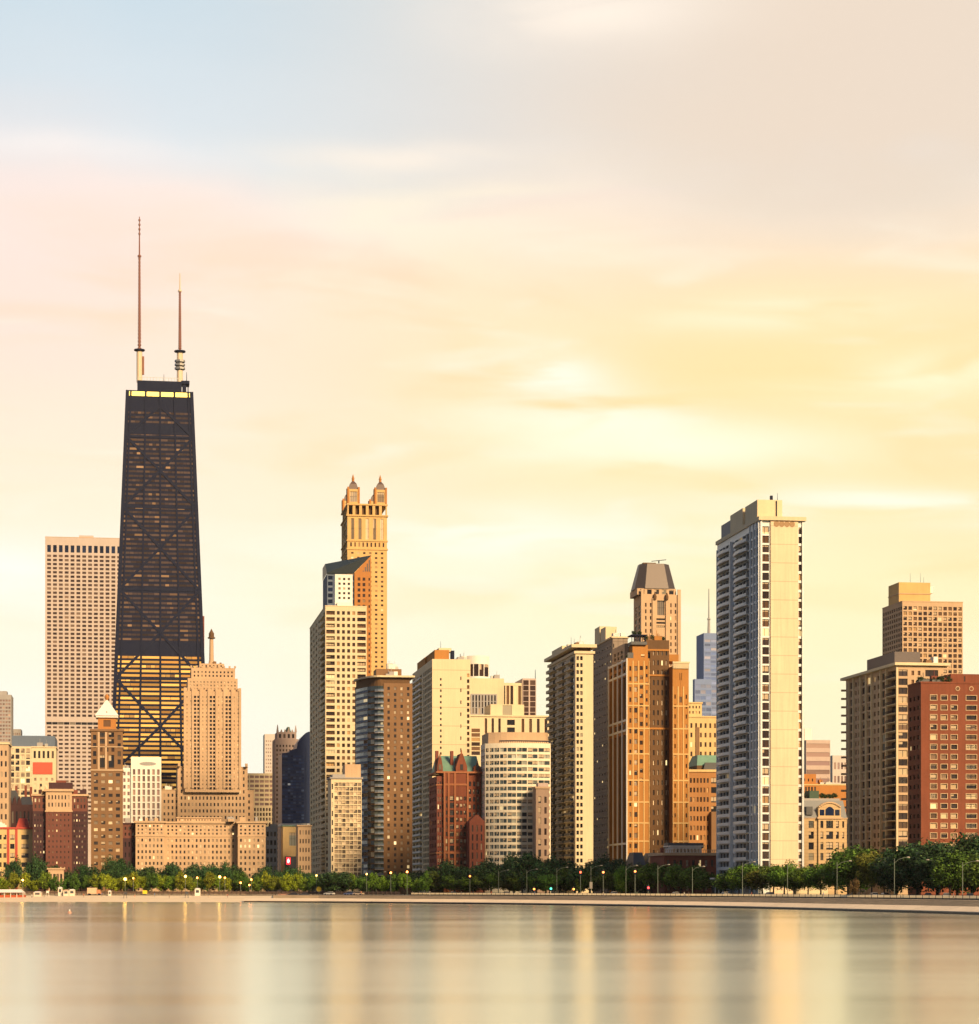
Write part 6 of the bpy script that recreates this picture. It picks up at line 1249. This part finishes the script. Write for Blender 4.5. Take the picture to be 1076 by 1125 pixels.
# ------------------------------------------------------------------ beach things
def beach_z(off): return -.12+off/62*2.98
pv = thing('beach_pavilion', 'open beach pavilion with white canopy and red base at the left edge', 'pavilion', at(8, shore(8)+36, beach_z(36)))
m = MB(); 
for i in range(7): x = -9+i*2.6; m.box(x-.12, x+.12, -.12, .12, 0, 2.1); m.box(x-.12, x+.12, 3.9, 4.1, 0, 2.1)
m.build('post', WHITEM, pv); MB().prism([(-10, -1), (6.6, -1), (6.6, 5), (-10, 5)], 2.1, 3.4, [(-9, 1.6), (5.6, 1.6), (5.6, 2.4), (-9, 2.4)]).build('canopy', ROOFW, pv); MB().box(-9.4, 7.2, .2, 3.6, 0, 1.0).build('counter', plain('red_counter', (.40, .08, .03)), pv)
for i in range(4): MB().box(-8+i*3.6, -6.6+i*3.6, 1.0, 2.4, 1.0, 1.9).build('stall_goods', plain('stall_goods_'+str(i), ((.5, .25, .05), (.45, .1, .05), (.6, .4, .1), (.35, .2, .1))[i]), pv)
def kiosk(px, off, w, h, c, lab, nm='beach_kiosk', cat='kiosk', rf=ROOFW):
    r = thing(nm, lab, cat, at(px, shore(px)+off, beach_z(off)-.03)); m = MB().box(-w/2, w/2, 0, w*.8, 0, h).build('body', plain(nm+'_paint', c, .6), r)
    MB().prism([(-w/2-.2, -.2), (w/2+.2, -.2), (w/2+.2, w*.8+.2), (-w/2-.2, w*.8+.2)], h, h+.4, [(-w/4, w*.2), (w/4, w*.2), (w/4, w*.6), (-w/4, w*.6)]).build('roof', rf, r); MB().box(-w*.3, w*.3, -.06, -.01, h*.45, h*.85).build('hatch', SLATE, r); return r
kiosk(41, 44, 3.2, 1.8, (.65, .55, .45), 'low cream beach hut right of the white-canopied pavilion'); kiosk(66, 50, 1.7, 3.4, (.72, .66, .56), 'tall narrow white beach hut left of a pair'); kiosk(72.5, 48, 2.2, 2.4, (.70, .62, .52), 'middle white hut of the beach trio', rf=LIME); kiosk(79, 49, 2.3, 2.5, (.72, .64, .52), 'right white hut of the beach trio'); kiosk(217, 52, 2.2, 2.8, (.75, .72, .64), 'lone white hut on the sand below the tan hotel'); kiosk(120.5, 50, 1.2, 1.9, (.7, .65, .55), 'small white booth on the beach left of the big street light')
tr = thing('beach_truck', 'tan box truck parked on the beach below the white-pyramid tower', 'truck', at(103, shore(103)+54, beach_z(54)))
MB().box(-2.6, 1.4, -1.1, 1.1, .7, 3.2).build('cargo_box', plain('tan_truck_box', (.60, .42, .28)), tr); m = MB(); m.prism([(1.5, -1), (3.4, -1), (3.4, 1), (1.5, 1)], .6, 2.4, [(1.5, -1), (2.7, -1), (2.7, 1), (1.5, 1)]); m.build('cab', plain('orange_cab', (.45, .2, .1)), tr)
for x in (-1.8, 2.4): 
    for y in (-1, 1): MB().tube((x, y-.12, .45), (x, y+.12, .45), .45, .45, 10).build('wheel', BLACKM, tr)
def chair(px, off, c, lab):
    r = thing('lifeguard_chair', lab, 'lifeguard chair', at(px, shore(px)+off, beach_z(off))); m = MB(); fm = plain('chair_paint', c)
    for x, y in ((-.5, 0), (.5, 0), (-.5, .8), (.5, .8)): MB().tube((x*1.3, y*1.3-.1, 0), (x, y, 1.7), .06, .06, 5).build('leg', fm, r)
    MB().box(-.6, .6, -.05, .85, 1.7, 1.8).build('seat', fm, r); MB().box(-.6, .6, .80, .88, 1.8, 2.6).build('backrest', fm, r)
chair(137.5, 30, (.06, .06, .07), 'dark lifeguard chair on the sand under the big street light'); chair(205, 32, (.05, .06, .08), 'dark lifeguard chair on the sand below the tan hotel centre'); chair(52, 40, (.7, .66, .6), 'white lifeguard chair beside the beach huts')
bu = thing('buoy', 'small pale orange buoy floating off the beach', 'buoy', at(76.5, 5.5*F/(1003.5-HY), 0)); MB().lathe([(.2, -.3), (.42, -.1), (.45, .12), (.25, .45), (.16, .5)], 12).build('float', plain('buoy_paint', (.62, .32, .22), .5), bu); MB().lathe([(.15, .5), (.13, .8), (.03, .86)], 8).build('top_mark', WHITEM, bu)
# pier post at the sea wall end
# ------------------------------------------------------------------ people: one skinned body each, hair as a child
def person_mesh(seed, shirt, trousers):
    rd = random.Random(seed); st = .18+rd.uniform(-.05, .1)
    V = [(0, 0, .95), (0, 0, 1.15), (0, 0, 1.38), (0, .0, 1.50), (0, -.01, 1.60), (0, -.01, 1.70)]; E = [(0, 1), (1, 2), (2, 3), (3, 4), (4, 5)]; Rr = [.15, .13, .15, .055, .085, .08]
    for s_ in (-1, 1):
        b = len(V); V += [(.09*s_, 0, .88), (.11*s_, -st*.5*s_, .48), (.11*s_, st*s_*.4, .08), (.12*s_, st*s_*.4-.14, .035)]; E += [(0, b), (b, b+1), (b+1, b+2), (b+2, b+3)]; Rr += [.085, .062, .042, .035]
        b = len(V); V += [(.19*s_, 0, 1.41), (.24*s_, .02, 1.14), (.25*s_, -.09, .92), (.25*s_, -.12, .83)]; E += [(2, b), (b, b+1), (b+1, b+2), (b+2, b+3)]; Rr += [.055, .043, .034, .028]
    me = bpy.data.meshes.new('person_base'); me.from_pydata(V, E, []); o = bpy.data.objects.new('tmp', me); COL.objects.link(o)
    md = o.modifiers.new('s', 'SKIN')
    for i, r in enumerate(Rr): me.skin_vertices[0].data[i].radius = (r, r*.8); 
    me.skin_vertices[0].data[0].use_root = True; o.modifiers.new('u', 'SUBSURF').levels = 1
    bpy.context.view_layer.update(); dg = bpy.context.evaluated_depsgraph_get(); ev = bpy.data.meshes.new_from_object(o.evaluated_get(dg)); bpy.data.objects.remove(o)
    sk = plain('skin_tone', (.42, .26, .18), .6); ev.materials.clear(); [ev.materials.append(x) for x in (sk, plain('shirt_'+str(seed), shirt), plain('trousers_'+str(seed), trousers))]
    for p in ev.polygons: z = p.center.z; x = abs(p.center.x); p.material_index = 2 if z < .98 and x < .2 else 1 if z < 1.47 and not (x > .2 and z < 1.12) else 0; p.use_smooth = True
    ev.name = 'person'; return ev
hair = MB().lathe([(.085, 1.62), (.10, 1.68), (.095, 1.75), (.05, 1.80), (.01, 1.81)], 10, (0, .01)); hairm = hair.mesh('hair', plain('dark_hair', (.03, .02, .015), .7))
PPL = [(700, 46, (.15, .3, .2), (.05, .05, .06), 'person in green top on the promenade below the orange brick tower', 90), (752, 49, (.7, .68, .64), (.08, .1, .2), 'person in white top on the promenade below the brick town house', 80), (757, 49.5, (.08, .08, .1), (.25, .2, .15), 'person in black top beside the one in white below the town house', 85), (826, 47, (.5, .12, .1), (.06, .06, .07), 'person in red top on the promenade below the slab tower', 95), (905, 50, (.1, .15, .35), (.3, .28, .24), 'person in blue top on the promenade below the arched mansion', 70), (990, 46, (.6, .5, .3), (.05, .05, .06), 'person in yellowish top on the promenade below the ribbed tower', 90), (1048, 48, (.12, .12, .13), (.05, .05, .06), 'person in dark clothes on the promenade below the red brick block', 60), (507, 44, (.08, .08, .09), (.2, .2, .22), 'person in black sitting-out spot below the red gabled flats', 30), (148, 26, (.7, .3, .2), (.5, .4, .3), 'person in coral top on the sand right of the big street light', 0), (170, 40, (.1, .2, .4), (.1, .1, .1), 'person in blue top on the sand beside the square yellow sign', 20), (35, 30, (.65, .62, .58), (.1, .1, .12), 'person in white top on the sand left of the low beach hut', 10)]
PPL[7] = PPL[7][:4]+('person in black top on the promenade below the red gabled flats', 30)
for i, (px, off, sh_, tr_, lab, rz) in enumerate(PPL+list(((472.5, 56, (.7, .66, .6), (.6, .55, .5), 'person in white walking on the promenade below the plain cream tower', 80), (587.5, 50, (.06, .12, .4), (.05, .06, .1), 'person in blue on the promenade below the curved white building', 100), (540, 53, (.5, .12, .05), (.1, .1, .1), 'person in red shirt on the promenade before the curved white building', 60),
        (397, 45, (.5, .15, .08), (.08, .08, .1), 'person in rust red top below the brown balcony tower', 20), (250, 34, (.45, .1, .08), (.1, .1, .12), 'person in red standing on the sand below the tan hotel', 0), (229, 36, (.1, .1, .12), (.4, .3, .2), 'person in black top on the sand right of the lone hut', 40), (92, 36, (.55, .12, .06), (.2, .15, .1), 'person in orange-red top on the sand near the truck', 10), (112, 44, (.06, .10, .3), (.05, .05, .06), 'person in navy by the small white booth', 0), (186, 30, (.3, .2, .15), (.1, .08, .07), 'person in brown on the sand below the tan hotel', 70), (663, 48, (.65, .6, .5), (.1, .1, .15), 'person in cream top on the promenade below the grey-brown slab', 90)))):
    zz = beach_z(off) if px < 300 else 2.7+max(0, (off-42))/20*.12
    r = link('person', person_mesh(i, sh_, tr_), None, at(px, shore(px)+off, zz), R(rz)); tag(r, lab, 'person'); link('hair', hairm, r)
# ------------------------------------------------------------------ haze
hm = bpy.data.materials.new('haze_air'); hm.use_nodes = True; q = NT(hm.node_tree); pv_ = q.n('ShaderNodeVolumePrincipled'); pv_.inputs['Color'].default_value = (1, .93, .84, 1); pv_.inputs['Density'].default_value = 0.00002; pv_.inputs['Anisotropy'].default_value = .3
o = q.n('ShaderNodeOutputMaterial'); q.set(o.inputs['Volume'], pv_.outputs[0])
tag(MB().box(-3600, 3600, -500, 7700, -5, 480).build('haze', hm), kind='stuff')
